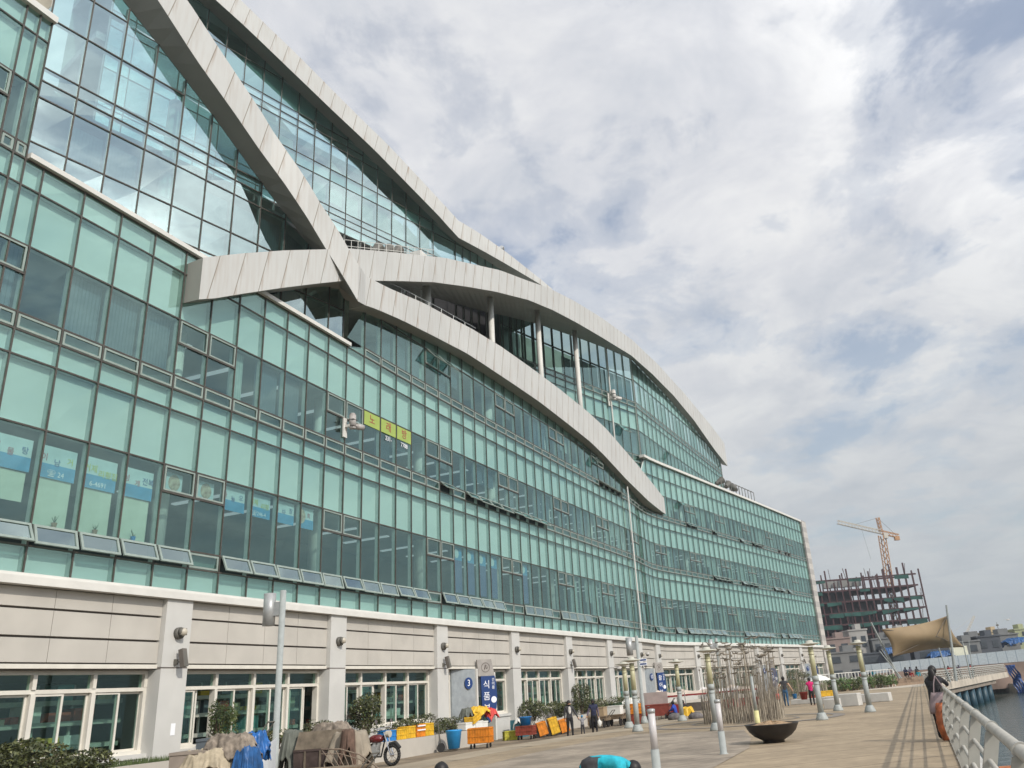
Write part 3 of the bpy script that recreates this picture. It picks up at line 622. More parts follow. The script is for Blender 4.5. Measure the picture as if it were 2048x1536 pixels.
for bi in range(1, len(PIL)):
    a0 = PIL[bi]+(PW if bi != 9 else .8); a1 = ends[bi+1]-PW if bi+1 < len(PIL) else 124.6
    if bi == 8: a1 = PIL[9]-.8
    a0 += .0; n = 4 if a1-a0 > 5.5 else 3
    wall = MB(); rows = [(1.78, 2.36), (2.42, 3.05), (3.11, 3.58)]
    for i in range(n): wseg(wall, a0+(a1-a0)*i/n, a0+(a1-a0)*(i+1)/n, -.4, -.03, 1.6, 3.6, 1)
    for z0, z1 in rows:
        for i in range(n): wseg(wall, a0+(a1-a0)*i/n+(.008 if i else 0), a0+(a1-a0)*(i+1)/n-.008, -.02, .10, z0, z1, 0)
    wseg(wall, a0, a1, -.35, .12, 1.63, 1.74, 2)
    wall.build('wall_cladding', [panelm, joint, cream], BLD)
    door = None
    for d, c in DOORBAY.items():
        if a0 < c < a1: door = c
    segs = [(a0, a1)] if door is None else [(a0, door-2.22), (door+1.62, a1)]
    for (q0, q1) in segs:
        if q1-q0 < .5: continue
        nw = max(1, round((q1-q0)/1.75)); ww = (q1-q0)/nw
        fr = MB(); gl_ = MB()
        wseg(fr, q0, q1, -.42, -.2, 1.5, 1.6); wseg(fr, q0, q1, -.36, -.2, 1.04, 1.14); wseg(fr, q0, q1, -.42, -.16, -.62, -.52)
        for i in range(nw+1): s = min(max(q0+ww*i, q0+.05), q1-.05); wseg(fr, s-.055, s+.055, -.40, -.19, -.52, 1.04); wseg(fr, s-.055, s+.055, -.40, -.19, 1.14, 1.5)
        for i in range(nw):
            s0, s1_ = q0+ww*i+.06, q0+ww*(i+1)-.06
            gl_.quad(S1(s0, -.30, 1.14), S1(s1_, -.30, 1.14), S1(s1_, -.30, 1.5), S1(s0, -.30, 1.5))
            hw = (s1_-s0)/2; shut = rsh.random() > .35 or bi > 3
            for (b0, b1, of) in ((s0, s0+hw+.03, -.27), (s1_-hw-.03, s1_, -.34)):
                if of == -.34 and not shut: b0, b1 = b0-hw*.75, b1-hw*.75
                for (c0, c1, d0, d1) in ((b0, b1, -.52, -.46), (b0, b1, .98, 1.04), (b0, b0+.06, -.46, .98), (b1-.06, b1, -.46, .98)): wseg(fr, c0, c1, of-.02, of+.025, d0, d1)
                gl_.quad(S1(b0+.06, of, -.46), S1(b1-.06, of, -.46), S1(b1-.06, of, .98), S1(b0+.06, of, .98))
        o = fr.build('shop_window', [cream], BLD); gl_.build('pane', [clear], o)
        sl = MB(); wseg(sl, q0, q1, -.42, .06, -.74, -.62); wseg(sl, q0, q1, -.42, 0, RZ, -.74); sl.build('window_sill', [pillarm], BLD)
        sh = MB()
        for z in (-.35, .25, .78):
            wseg(sh, q0, q1, -1.6, -1.05, z, z+.12, 0)
        for i in range(int((q1-q0)/1.1)): wseg(sh, q0+1.1*i, q0+1.1*i+.06, -1.3, -1.24, RZ, 1.3, 0)
        for z in (-.23, .37, .90):
            s = q0+.1
            while s < q1-.5:
                bw = rsh.uniform(.2, .7); hh = rsh.uniform(.12, .42)
                if rsh.random() < .8: wseg(sh, s, s+bw, -1.55, -1.1, z, z+hh, 1+rsh.randrange(6))
                s += bw+rsh.uniform(0, .25)
        sh.build('shelf_unit', [shelfm]+boxm, BLD)
    ce = MB(); wseg(ce, a0-.4, a1+.4, -5.5, -.45, 1.62, 3.6); ce.build('market_ceiling', [intceil], BLD)
    if door is not None:
        d = door; p = MB()
        _q = [S1(d-2.2, -.5, 0), S1(d-.55, -.5, 0), S1(d-.55, .28, 0), S1(d-2.2, -.12, 0)]; p.hexa([Vector((v.x, v.y, RZ)) for v in _q]+[Vector((v.x, v.y, 1.6)) for v in _q], 0)   # slanting wall carrying the number
        wseg(p, d-.52, d-.40, -.3, .35, RZ, 1.62, 1); wseg(p, d+1.35, d+1.5, -.3, .35, RZ, 1.45, 1); wseg(p, d-.40, d+1.35, -.3, .25, 1.25, 1.45, 1); wseg(p, d+1.5, d+1.6, -.5, -.2, RZ, 1.6, 0)
        o = p.build('entrance_portal', [mat('portal_grey', (.28, .31, .33), .5) if 'portal_grey' not in MATS else MATS['portal_grey'], white], BLD)
        q = MB(); wseg(q, d-.38, d+1.33, -.12, -.06, .35, 1.25, 1); wseg(q, d-.38, d+.45, -.12, -.06, RZ, .30, 0); wseg(q, d+.48, d+1.33, -.12, -.06, RZ, .30, 0)
        dg_ = MATS.get('door_green') or mat('door_green', (.015, .075, .062), .35, .1, spec=.6)
        o2 = q.build('door', [dg_, MATS['portal_grey']], BLD); h = MB(); h.tube(S1(d+.55, .0, -1.1), S1(d+.55, .0, -.3), .02); h.tube(S1(d+.38, .0, -1.1), S1(d+.38, .0, -.3), .02); h.build('door_handle', [steel], o2)
# ------------------------------------------------------------------ ground and water
PZ = -1.6
roadm = mat('worn_paving', (.25, .20, .14), .85, .18, .6, bump=.05)
promm = stripemat('promenade_paving', (.355, .28, .19), (.15, .115, .08), 1, 1.55, .03, .8, dirv=R(-21))
def stain(m, amt=.22, sc_=.35):
    nt = m.node_tree; n = nt.nodes; l = nt.links; b = n['Principled BSDF']; src = b.inputs['Base Color'].links[0].from_socket
    t = n.new('ShaderNodeTexCoord'); a = n.new('ShaderNodeTexNoise'); a.inputs['Scale'].default_value = sc_; a.inputs['Detail'].default_value = 9; a.inputs['Roughness'].default_value = .65; l.new(t.outputs['Object'], a.inputs['Vector'])
    c = n.new('ShaderNodeValToRGB'); c.color_ramp.elements[0].position = .36; c.color_ramp.elements[0].color = (1-amt*1.6,)*3+(1,); c.color_ramp.elements[1].position = .60; c.color_ramp.elements[1].color = (1.04, 1.04, 1.04, 1); l.new(a.outputs[0], c.inputs[0])
    x = n.new('ShaderNodeMix'); x.data_type = 'RGBA'; x.blend_type = 'MULTIPLY'; x.inputs[0].default_value = 1; l.new(src, x.inputs[6]); l.new(c.outputs[0], x.inputs[7]); l.new(x.outputs[2], b.inputs['Base Color'])
stain(promm, .16); stain(roadm, .3, .5)
stripm = mat('concrete_strip', (.39, .325, .24), .8, .08, .5)
plankm = stripemat('deck_planks', (.34, .285, .225), (.20, .165, .13), 0, .42, .07, .75, dirv=R(52))
stain(stripm, .18); stain(plankm, .25, .6)
ringm = mat('dark_paving_ring', (.23, .205, .18), .8, .1, 1)
EDGE = [(-12.5, 4), (-10.6, 12), (-8.6, 21), (-6.2, 28.3), (-4.2, 33.2), (-2.0, 37.4), (.4, 41.2), (2.1, 45.6), (3.0, 48.6), (4.6, 52), (7.5, 59), (11.5, 69), (18, 82), (27, 98), (38, 116), (60, 150)]
def ql(y): return .472+.364*y if y < 90 else 33.2+(y-90)*.60
mb = MB()
mb.poly([(-45, -12), (-6, -12), (-3, 20), (2, 34), (6, 45), (14, 66), (22, 84), (38, 108), (62, 152), (62, 230), (-45, 230)], RZ-2, RZ, 0); structure('road', mb, roadm)
mb = MB(); pts = EDGE[:-1]+[(44, 124), (38.5, 108), (31.0, 90)]+[(ql(y)+.1, y) for y in (87.4, 60, 30, 5, -10)]+[(-14, -10)]
mb.poly(pts[::-1], -5.6, PZ, 0); structure('promenade', mb, promm)
mb = MB(); inner = EDGE
for (a, b) in zip(EDGE[:-1], EDGE[1:]):
    t = Vector((b[0]-a[0], b[1]-a[1], 0)).normalized(); n = Vector((t.y, -t.x, 0))
    A, B = Vector((*a, 0)), Vector((*b, 0)); wd = 1.7
    mb.quad(*[Vector((v.x, v.y, PZ+.004)) for v in (A, A+n*wd, B+n*wd, B)])
structure('pavement', mb, stripm)
mb = MB(); P_ = [(-6, 10), (-4.4, 20.5), (-2.4, 28), (-.4, 32.8), (1.2, 35.2), (2.6, 34.0), (3.7, 33.0), (5.0, 32.0), (4.4, 27), (3.7, 23.2), (2.2, 18.7), (.6, 13)]
mb.add([(x, y, PZ+.010) for x, y in P_], [tuple(range(len(P_)))[::-1]]); structure('wood_paving', mb, plankm)
mb = MB(); cx_, cy_ = 6.2, 39.0
for i in range(64):
    a, b = 2*math.pi*i/64, 2*math.pi*(i+1)/64
    for r0_, r1_ in ((3.75, 4.25), (2.2, 2.35)): mb.quad(*[(cx_+r*math.cos(t), cy_+r*math.sin(t), PZ+.014) for r, t in ((r0_, a), (r1_, a), (r1_, b), (r0_, b))])
structure('paving_ring', mb, ringm)
# water
wm = bpy.data.materials.new('harbour_water'); wm.use_nodes = True; nt = wm.node_tree; b = nt.nodes['Principled BSDF']
b.inputs['Base Color'].default_value = (.008, .035, .032, 1); b.inputs['Roughness'].default_value = .07; b.inputs['Specular IOR Level'].default_value = .55
t = nt.nodes.new('ShaderNodeTexCoord'); mp_ = nt.nodes.new('ShaderNodeMapping'); mp_.inputs['Scale'].default_value = (.55, 1.5, 1); mp_.inputs['Rotation'].default_value = (0, 0, R(-25)); nt.links.new(t.outputs['Object'], mp_.inputs[0])
nz = nt.nodes.new('ShaderNodeTexNoise'); nz.inputs['Scale'].default_value = 1.1; nz.inputs['Detail'].default_value = 5; nt.links.new(mp_.outputs[0], nz.inputs['Vector'])
bp = nt.nodes.new('ShaderNodeBump'); bp.inputs['Strength'].default_value = 1.0; bp.inputs['Distance'].default_value = .22; nt.links.new(nz.outputs[0], bp.inputs['Height']); nt.links.new(bp.outputs[0], b.inputs['Normal'])
mb = MB(); mb.add([(-400, -400, -4.8), (3000, -400, -4.8), (3000, 3000, -4.8), (-400, 3000, -4.8)], [(0, 1, 2, 3)]); structure('water', mb, wm)
mb = MB(); mb.poly([(-600, 232), (-600, 1500), (900, 1500), (420, 320), (190, 232)], -5, -1.2); structure('far_ground', mb, mat('far_ground_grey', (.2, .19, .17), .9, .2, .05))
# ------------------------------------------------------------------ vegetation
def shrub(x, y, z, rx, ry, rz, n, leaf, label, group=None, m=leafm, name='shrub', trunk=True, seed=1, cat='shrub', cone=0):
    r = random.Random(seed); o = thing(name, label, cat, (x, y, z), 0, group); mb = MB()
    cl = [(r.uniform(-.75, .75), r.uniform(-.75, .75), r.uniform(-.6, .75), r.uniform(.22, .45)) for _ in range(26)]
    for _ in range(n):
        c = r.choice(cl); d = Vector((r.gauss(0, 1), r.gauss(0, 1), r.gauss(0, 1))).normalized()*c[3]*r.uniform(.55, 1.15)
        p = Vector((c[0]+d.x, c[1]+d.y, c[2]+d.z)); q = p.length
        if q > 1.12: p *= 1.0/q*r.uniform(.85, 1.08)
        k = 1-cone*(p.z*.5+.5); P = Vector((p.x*rx*k, p.y*ry*k, rz+p.z*rz))
        a = Vector((r.gauss(0, 1), r.gauss(0, 1), r.gauss(0, .7))).normalized(); b_ = a.orthogonal().normalized()
        l_ = leaf*r.uniform(.6, 1.3); mb.quad(P-a*l_, P-b_*l_*.45, P+a*l_, P+b_*l_*.45, 1 if r.random() < .3 else 0)
    mb.build('crown', [m, MATS.get('leaf_mix') or mat('leaf_mix', (.07, .095, .03), .45, .5, 7, second=(.15, .16, .05))], o)
    if trunk:
        t_ = MB()
        for i in range(11):
            a = r.uniform(0, 6.28); q_ = r.uniform(.3, .95); e_ = Vector((math.cos(a)*rx*q_, math.sin(a)*ry*q_, rz*r.uniform(1.1, 1.95))); m0 = e_*.5+Vector((0, 0, rz*.15)); t_.tube((0, 0, 0), m0, .028, .014, 6); t_.tube(m0, e_, .014, .004, 5)
        t_.build('trunk', [bark], o)
    return o
def on1(s, o, z): return S1(s, o, z)
# planters in front of the ground floor
planters = []
for i, (a, b, wd, zt, lab) in enumerate([(9, 20.8, 1.5, -.82, 'long low concrete planter under the nearest shop windows with dark hedge'), (22.4, 28.6, 1.2, -.9, 'concrete planter behind the covered carts'), (30.2, 39.6, 1.35, -1.12, 'pale concrete planter wall beside the motorcycle carrying crates'), (44.7, 52.6, 1.3, -1.12, 'pale planter to the right of the first entrance'), (53.6, 60.0, 1.2, -1.12, 'planter with small tree behind the walking women'), (61.2, 67, 1.1, -1.12, 'planter behind the handcarts left of the second entrance'), (75, 82.3, 1.1, -1.12, 'planter under windows right of the second entrance'), (83.6, 98, 1.3, -1.1, 'long planter behind the bird pole sculpture'), (104.5, 114, 1.3, -1.1, 'far planter before the last entrance')]):
    mb = MB(); n = 6; q = [a+(b-a)*k/n for k in range(n+1)]
    for u, v in zip(q[:-1], q[1:]):
        wseg(mb, u, v, wd-.14, wd, RZ, zt, 0); wseg(mb, u, v, .3, wd-.14, RZ, zt-.1, 1)
    wseg(mb, a, a+.14, .3, wd-.141, RZ, zt-.002, 0); wseg(mb, b-.14, b, .3, wd-.141, RZ, zt-.002, 0)
    o = mb.build('planter_wall', [mat('planter_concrete', (.47, .44, .39), .7, .05, 1.5) if i == 0 else MATS['planter_concrete'], soil]); tag(o, lab, 'planter')
p = S1(13.6, .95, -.92); 
for s, k, lab in ((11.0, 1.0, 'dark clipped hedge bush at the left edge below shop windows'), (13.6, 1.0, 'dense dark hedge bush second from the left edge'), (15.9, .95, 'dark hedge bush in front of opened sliding window'), (17.7, .62, 'low end bush of the dark hedge beside the first pillar')):
    p = S1(s, 1.15, -.95); shrub(p.x, p.y, p.z, 1.5*k, .8, .52*k, int(5200*k), .05, lab, 'hedge bushes under the nearest windows', seed=int(s*7))
o = MB()
rg = random.Random(9)
for i in range(2600):
    s = rg.uniform(17, 20.9); q = S1(s, rg.uniform(.35, 1.45), -.92); h = rg.uniform(.06, .26); d = Vector((rg.uniform(-.08, .08), rg.uniform(-.08, .08), h)); e = Vector((.012, .004, 0))
    o.add([q-e, q+e, q+d], [(0, 1, 2)])
tag(o.build('grass', [leafg]), 'grass', None, None, 'stuff'); bpy.data.objects['grass']['label'] = 'rough grass and weeds growing in the planter by the first pillar'
for s, off, z, rx, rz, n, lf, lab, m, nm, seed, cat in (
    (22.9, .8, -.85, .48, .78, 1500, .045, 'slender green climbing bush against the windows right of first pillar', leafg, 'shrub', 3, 'shrub'),
    (25.6, .75, -.95, .55, .33, 900, .05, 'small dark bush behind the blue tarpaulin', leafm, 'shrub', 4, 'shrub'),
    (27.6, .8, -.95, .55, .42, 1100, .05, 'dark bush left of the steel pole behind white sheet', leafm, 'shrub', 5, 'shrub'),
    (30.6, .8, -1.1, .62, .92, 2600, .055, 'round dark evergreen standing against the third pillar', leafm, 'tree', 6, 'tree'),
    (33.6, .55, -1.2, .8, .42, 1500, .05, 'bushy hedge behind the yellow crates', leafm, 'shrub', 7, 'shrub'), (35.3, .6, -1.2, .9, .50, 1800, .05, 'dark hedge bush beside the fourth pillar', leafm, 'shrub', 8, 'shrub'),
    (37.0, .75, -1.2, .7, .38, 1100, .05, 'straggly bush at the end of the crate planter', leafm, 'shrub', 18, 'shrub'),
    (46.2, .75, -1.2, 1.15, .62, 2600, .06, 'wide round bush right of the first entrance', leafm, 'shrub', 9, 'shrub'), (49.9, .7, -1.2, .95, .5, 1900, .06, 'olive bush under half open windows', leafm, 'shrub', 10, 'shrub'),
    (53.2, .75, -1.2, .7, .95, 2200, .06, 'tall dark shrub behind the woman in black', leafm, 'tree', 11, 'tree'), (55.3, .75, -1.2, 1.0, .5, 1700, .06, 'dark bush behind the child', leafm, 'shrub', 12, 'shrub'), (58.0, .7, -1.2, 1.2, .5, 1800, .06, 'dark bush behind the green crates', leafm, 'shrub', 13, 'shrub'),
    (62.4, .6, -1.2, 1.1, .42, 1200, .06, 'bush behind yellow handcart', leafm, 'shrub', 14, 'shrub'), (85.0, .7, -1.2, 1.2, .55, 1200, .07, 'bush behind the left of the pole sculpture', leafm, 'shrub', 15, 'shrub'),
    (92.0, .7, -1.2, 1.8, .6, 1600, .08, 'bush behind the man in black shirt', leafm, 'shrub', 16, 'shrub'), (109, .9, -1.2, 1.6, 1.1, 2200, .09, 'tall bush beside the last blue entrance sign', leafm, 'shrub', 17, 'shrub')):
    p = S1(s, off, z); shrub(p.x, p.y, z, rx, rx, rz, n, lf, lab, None, m, nm, True, seed, cat)
# ------------------------------------------------------------------ wall lamps, speakers, cameras on the facade
FR = lambda s: Matrix((tuple(S1.tan(s)), tuple(S1.nor(s)), (0, 0, 1))).transposed()   # columns: along, out, up
def fthing(name, label, cat, s, o, z, group=None, F=S1):
    t = thing(name, label, cat, tuple(F(s, o, z)), 0, group); tn = F.tan(s); t.rotation_euler = (0, 0, math.atan2(tn.y, tn.x)); return t   # local x along, -y outwards
gm = mat('lamp_grey_metal', (.12, .115, .10), .5, .1); lensm = mat('lamp_lens', (.50, .46, .38), .25, .1)
sides = ['nearest pillar', 'second pillar', 'third pillar', 'fourth pillar', 'fifth pillar', 'sixth pillar', 'seventh pillar', 'wide pillar by the drain pipe']
proto = None
LN = {2: 'on the first full pillar, above a box speaker', 3: 'on the pillar behind the round evergreen', 4: 'on the pillar left of entrance number three', 5: 'on the pillar right of entrance number three', 6: 'on the pillar behind the woman in black', 7: 'on the pillar above the white dome camera', 8: 'on the wide pillar by the drain pipe', 9: 'on the pillar beside the second blue sign', 10: 'on the pillar left of the pole sculpture', 11: 'on the pillar above the pole sculpture', 12: 'on the pillar right above the pole sculpture', 13: 'on the second pillar from the far end', 14: 'on the last pillar'}
for i in range(2, 15):
    lab = 'round grey wall lamp '+LN[i]
    if proto is None:
        t = fthing('wall_lamp', lab, 'wall lamp', PIL[i], .27, 2.62, 'round wall lamps on the pillars'); proto = t
        mb = MB(); mb.tube((0, 0, 0), (0, -.12, 0), .17, .17, 16); mb.tube((.0, -.1, .03), (.02, -.22, .03), .13, .11, 14); mb.build('housing', [gm], t, True)
        mb = MB(); mb.ball((.02, -.21, .02), (.115, .09, .115), 0, 12, 8); mb.build('lens', [lensm], t, True)
        mb = MB(); mb.tube((-.06, -.12, .14), (.08, -.26, .10), .02, .02, 6); mb.tube((-.10, -.18, -.06), (.12, -.24, -.06), .012, .012, 6); mb.build('guard', [gm], t)
    else:
        t = copy_tree(proto); s = PIL[i]; t.location = S1(s, .27, 2.62); tn = S1.tan(s); t.rotation_euler = (0, 0, math.atan2(tn.y, tn.x)); t['label'] = lab
proto = None
for i, lab in ((2, 'on the first full pillar under the round lamp'), (4, 'on the pillar left of entrance number three'), (6, 'on the pillar behind the woman in black'), (8, 'on the wide pillar by the drain pipe'), (12, 'above the right of the pole sculpture'), (14, 'on the last pillar')):
    s = PIL[i]
    if proto is None:
        t = fthing('wall_speaker', 'tilted brown box speaker '+lab, 'speaker', s, .27, 1.9, 'tilted box speakers on the pillars'); proto = t
        mb = MB(); Mx = Matrix.Rotation(R(-14), 3, 'X'); mb.box((.06, -.24, .0), (.17, .16, .52), 0, 0, Mx); mb.build('cabinet', [brown], t)
        mb = MB(); mb.box((.06, -.325, -.02), (.13, .01, .44), 0, 0, Mx); mb.build('grille', [gm], t)
        mb = MB(); mb.box((0, -.03, -.1), (.12, .06, .16)); mb.box((.03, -.12, -.1), (.04, .16, .05)); mb.build('bracket', [gm], t)
    else:
        t = copy_tree(proto); t.location = S1(s, .27, 1.9); tn = S1.tan(s); t.rotation_euler = (0, 0, math.atan2(tn.y, tn.x)); t['label'] = 'tilted brown box speaker '+lab
camw = mat('camera_housing', (.40, .375, .355), .4, .06); camw2 = mat('camera_housing_light', (.62, .60, .57), .4, .06)
def seccam(F, s, z, sc_, lab, m):
    t = fthing('security_camera', lab, 'camera', s, .02, z, None, F); t.scale = (sc_,)*3
    mb = MB(); mb.box((-.05, -.05, -.1), (.34, .08, 1.1)); mb.box((-.05, -.22, -.02), (.12, .30, .14)); mb.build('bracket', [white], t)
    mb = MB(); mb.tube((.12, -.42, -.12), (.12, -.42, .62), .19, .19, 18); mb.lathe([(.19, .62), (.12, .72), (.01, .74)], (.12, -.42, 0), 18); mb.lathe([(.02, -.22), (.16, -.18), (.2, -.1)], (.12, -.42, 0), 18); mb.build('motor_body', [m], t, True)
    mb = MB(); mb.tube((.34, -.42, .02), (.42, -.44, .02), .13, .16, 12); mb.tube((.42, -.46, .03), (.86, -.62, .05), .17, .155, 14); mb.build('camera_body', [m], t, True)
    mb = MB(); mb.tube((.84, -.615, .05), (.90, -.635, .05), .13, .13, 14); mb.build('lens', [blackm], t)
    mb = MB(); mb.box((.12, -.42, .33), (.405, .405, .02)); mb.box((.12, -.42, -.04), (.405, .405, .02)); mb.build('seam_band', [joint], t)
    return t
seccam(S1, 29.75, 11.5, .78, 'large grey pan tilt camera on the glass facade left of the yellow sign', camw)
seccam(S3, -4.6, 26.0, 1.15, 'white camera bracketed to the upper drain pipe under the arched beam', camw2)
for s, z, lab in ((60.9, 1.55, 'white dome camera on the pillar by the left lamp posts'), (67.9, 2.62, 'white dome camera beside the wall lamp near the drain pipe')):
    t = fthing('dome_camera', lab, 'camera', s, .3, z); mb = MB(); mb.tube((0, 0, .1), (0, -.35, .1), .05, .05, 8); mb.tube((0, -.35, .15), (0, -.35, 0), .14, .14, 12); mb.build('arm', [camw2], t); mb = MB(); mb.ball((0, -.35, -.02), .13, 0, 12, 8); mb.build('dome', [gm], t, True)
# floodlights
def flood(loc, az, tilt, sc_, lab, group=None, m=None):
    t = thing('floodlight', lab, 'floodlight', loc, az, group); t.scale = (sc_,)*3
    mb = MB(); Mx = Matrix.Rotation(tilt, 3, 'X'); c = Vector((0, 0, .55))
    pr = [Mx @ Vector(p) for p in ((0, -.4, 0), (0, .3, 0))]; mb.tube(c+pr[0], c+pr[1], .30, .16, 14); mb.build('lamp_housing', [m or steel], t)
    mb = MB(); mb.tube(c+Mx @ Vector((0, -.405, 0)), c+Mx @ Vector((0, -.42, 0)), .27, .27, 14); mb.build('lens', [lensm], t)
    mb = MB(); mb.box((-.34, 0, .32), (.04, .08, .6)); mb.box((.34, 0, .32), (.04, .08, .6)); mb.box((0, 0, .03), (.72, .08, .05)); mb.build('yoke', [gm], t)
    return t
for i, (s, z, lab) in enumerate(((32.9, 21.9, 'leftmost of three dark floodlights behind the roof rail'), (33.9, 22.2, 'middle one of three dark floodlights behind the roof rail'), (34.8, 22.4, 'right one of three dark floodlights behind the roof rail'))):
    q = PB3.xy(s-.3, -1.2); flood((q[0], q[1], b3top(s)-.25), R(140+i*6), R(-50), 1.0, lab, 'floodlights on the arched beam', gm)
q = S1(14.2, -.6, 20.4); flood((q.x, q.y, q.z), R(60), R(25), 1.3, 'white floodlight on the upper left corner of the facade', None, white)
q = F4(-19.5, -.4, 36.5); flood((q.x, q.y, b4top(-19.5)-.2), R(160), R(-30), .9, 'small dark floodlight on the topmost beam')
for i, (s, lab) in enumerate(((97, 'dark floodlight left on the far parapet'), (99.5, 'dark floodlight in the middle of the far parapet'), (102, 'dark floodlight right on the far parapet beside hoops'))):
    q = S1(s, -.7, 21.1); flood((q.x, q.y, q.z+.3), R(110+40*i), R(-30), 1.5, lab, 'floodlights on the far parapet', gm)
# far roof block with hooped railing
t = thing('roof_parapet', 'beige rooftop block with hooped dark railing behind the far coping', 'parapet', tuple(S1(103, -1.5, 20.9)))
mb = MB(); a = [S1(s, -1.2, 0)-S1(103, -1.5, 0) for s in (97, 104, 110)]
for u, v in zip(a[:-1], a[1:]): mb.hexa([u, v, v+Vector((-1, .5, 0)), u+Vector((-1, .5, 0)), u+Vector((0, 0, 1.0)), v+Vector((0, 0, 1.0)), v+Vector((-1, .5, 1.0)), u+Vector((-1, .5, 1.0))])
mb.build('wall', [panelm], t); mb = MB()
for k in range(9):
    v = a[0].lerp(a[2], .35+.65*k/8); nn = Vector((.6, -.3, 0)); mb.path([v+Vector((0, 0, 1)), v+Vector((0, 0, 2.2)), v-nn*.5+Vector((0, 0, 2.5))], .04, 5)
mb.path([a[0].lerp(a[2], .35)+Vector((0, 0, 2.2)), a[2]+Vector((0, 0, 2.2))], .04, 5); mb.build('hoop_railing', [gm], t)
# roof rails
def guard(pts, h, gap, r, lab, name='guard_rail', nrail=2, m=white):
    t = thing(name, lab, 'railing', pts[0]); o = Vector(pts[0]); mb = MB(); pts = [Vector(p)-o for p in pts]
    for k in range(1, nrail+1): mb.path([p+Vector((0, 0, h*k/nrail)) for p in pts], r, 6)
    mb.build('rail', [m], t); mb = MB()
    for a, b_ in zip(pts[:-1], pts[1:]):
        n = max(1, int((b_-a).length/gap))
        for i in range(n): q = a.lerp(b_, i/n); mb.tube(q, q+Vector((0, 0, h)), r*.8, r*.8, 5)
    mb.build('post', [m], t); return t
guard([tuple(PB3.xy(s, -.35))+(b3top(s)-.1,) for s in (28.9, 31, 33, 35, 37)], .65, .55, .018, 'thin white roof rail along the top of the arched beam')
guard([tuple(PB1.xy(s, -.6))+(b1top(s)-.05,) for s in (30.5, 34, 38, 42)], .75, 1.2, .02, 'thin grey terrace rail behind the lower beam under the arch', m=steel)
# signs on the glass
def panel_sign(name, label, s0, s1_, z0, z1, off, m, F=S1):
    t = fthing(name, label, 'sign', .5*(s0+s1_), off, z0, None, F); wd = s1_-s0
    mb = MB(); mb.box((0, 0, (z1-z0)/2), (wd, .012, z1-z0)); mb.build('panel', [m], t); return t
ys = mat('yellow_green_film', (.33, .43, .10), .5, .05, emis=None); sr = mat('sign_red', (.35, .05, .06), .5)
X3 = (1, 0, 0); Y3 = (0, 0, 1)
MS = [m for m in M1 if 31.0 < m < 35.3]
for i, ch in enumerate('\ub178\ub798\ubc29'):
    a, b_ = MS[i], MS[i+1]
    t = panel_sign('window_sign', ['yellow window sign with the first red syllable beside the wall camera', 'middle yellow window sign with a red syllable', 'right yellow window sign with the last red syllable'][i], a+.06, b_-.06, 12.02, 12.66, .03, ys)
    text(ch, .50, sr, t, (0, -.012, .33), X3, Y3)
    if i: text(['', '231-', '7788'][i], .30, txtw, t, (0, -.008, -.22), X3, Y3)
pb = mat('banner_blue', (.10, .34, .58), .5, .25, 1.5); pw = mat('banner_pale', (.58, .70, .72), .5, .08, 2); pc = mat('paper_cream', (.60, .64, .52), .7, .08, 1.2, second=(.70, .74, .62)); fy = mat('letter_yellow', (.60, .62, .12), .5); fr_ = mat('letter_red', (.50, .16, .20), .5); food = mat('food_picture', (.55, .30, .20), .6, .5, 6, second=(.7, .6, .45)); fb = mat('letter_navy', (.08, .15, .35), .5)
ML = [m for m in M1 if 9 < m < 29.9]
texts = {12.45: [('\ub178\ub7b5', fr_)], 15.12: [('\ud574\uc0bc', fr_), ('\uba4d\uac8c', fb)], 16.45: [('\uc774', fr_), ('\ub0a9', fb), ('\uce74', fy)], 17.78: [('\uac70\uc81c', fy), ('\ub9ac\ud69f\uc9d1', fy)], 19.12: [('\uc5f0', fr_), ('\uc131\uac8c', fr_), ('\uc120', fb)]}
def banner(a, b_, z0, z1, lines, label, pic=False, phone=None):
    t = panel_sign('window_banner', label, a+.04, b_-.14, z0, z1, -.20, pw)
    wd = b_-a-.18; h = z1-z0
    mb = MB(); mb.box((0, -.009, h*.22), (wd, .006, h*.44)); mb.build('wave_band', [pb], t)
    if pic: mb = MB(); mb.ball((-wd*.28, -.012, h*.55), (.30, .012, .30), 0, 14, 8); mb.build('food_photo', [food], t)
    if lines:
        k = len(lines)
        for i, (tx, m_) in enumerate(lines): text(tx, .24 if len(tx) > 1 else .22, m_, t, (wd*((i+.5)/k-.5)+(.2 if pic else 0), -.016, h*(.62-.12*(i % 2))), X3, Y3, depth=.002)
    if phone: text(phone, .20, txtw, t, (0, -.016, h*.15), X3, Y3, depth=.002)
LB = [('\uba4d\uac8c', fr_), ('\ud574\uc0bc', fb)]
banner(13.78, 15.12, 6.55, 7.42, LB, 'blue and white seafood banner at the left edge behind glass', True)
banner(15.12, 16.45, 6.55, 7.42, [('\ud574', fr_), ('\ubb3c', fr_), ('\ud0d5', fb)], 'blue and white seafood banner with red syllables left of the yellow lettering')
banner(16.45, 17.78, 6.52, 7.40, [('\uc774', fr_), ('\ub0a8', fb), ('\uac70', fy)], 'seafood banner pane with the first yellow letter', False, '\u260e 24')
banner(17.78, 19.12, 6.50, 7.40, [('\uac70\uc81c', fy), ('\ub9ac\ud69f\uc9d1', fy)], 'seafood banner pane with large yellow restaurant lettering', False, '6-4691')
banner(19.12, 20.45, 6.5, 7.38, [('\uc131', fr_), ('\uac8c', fr_), ('\uc804\ubcf5', fb)], 'last banner pane above the potted plants')
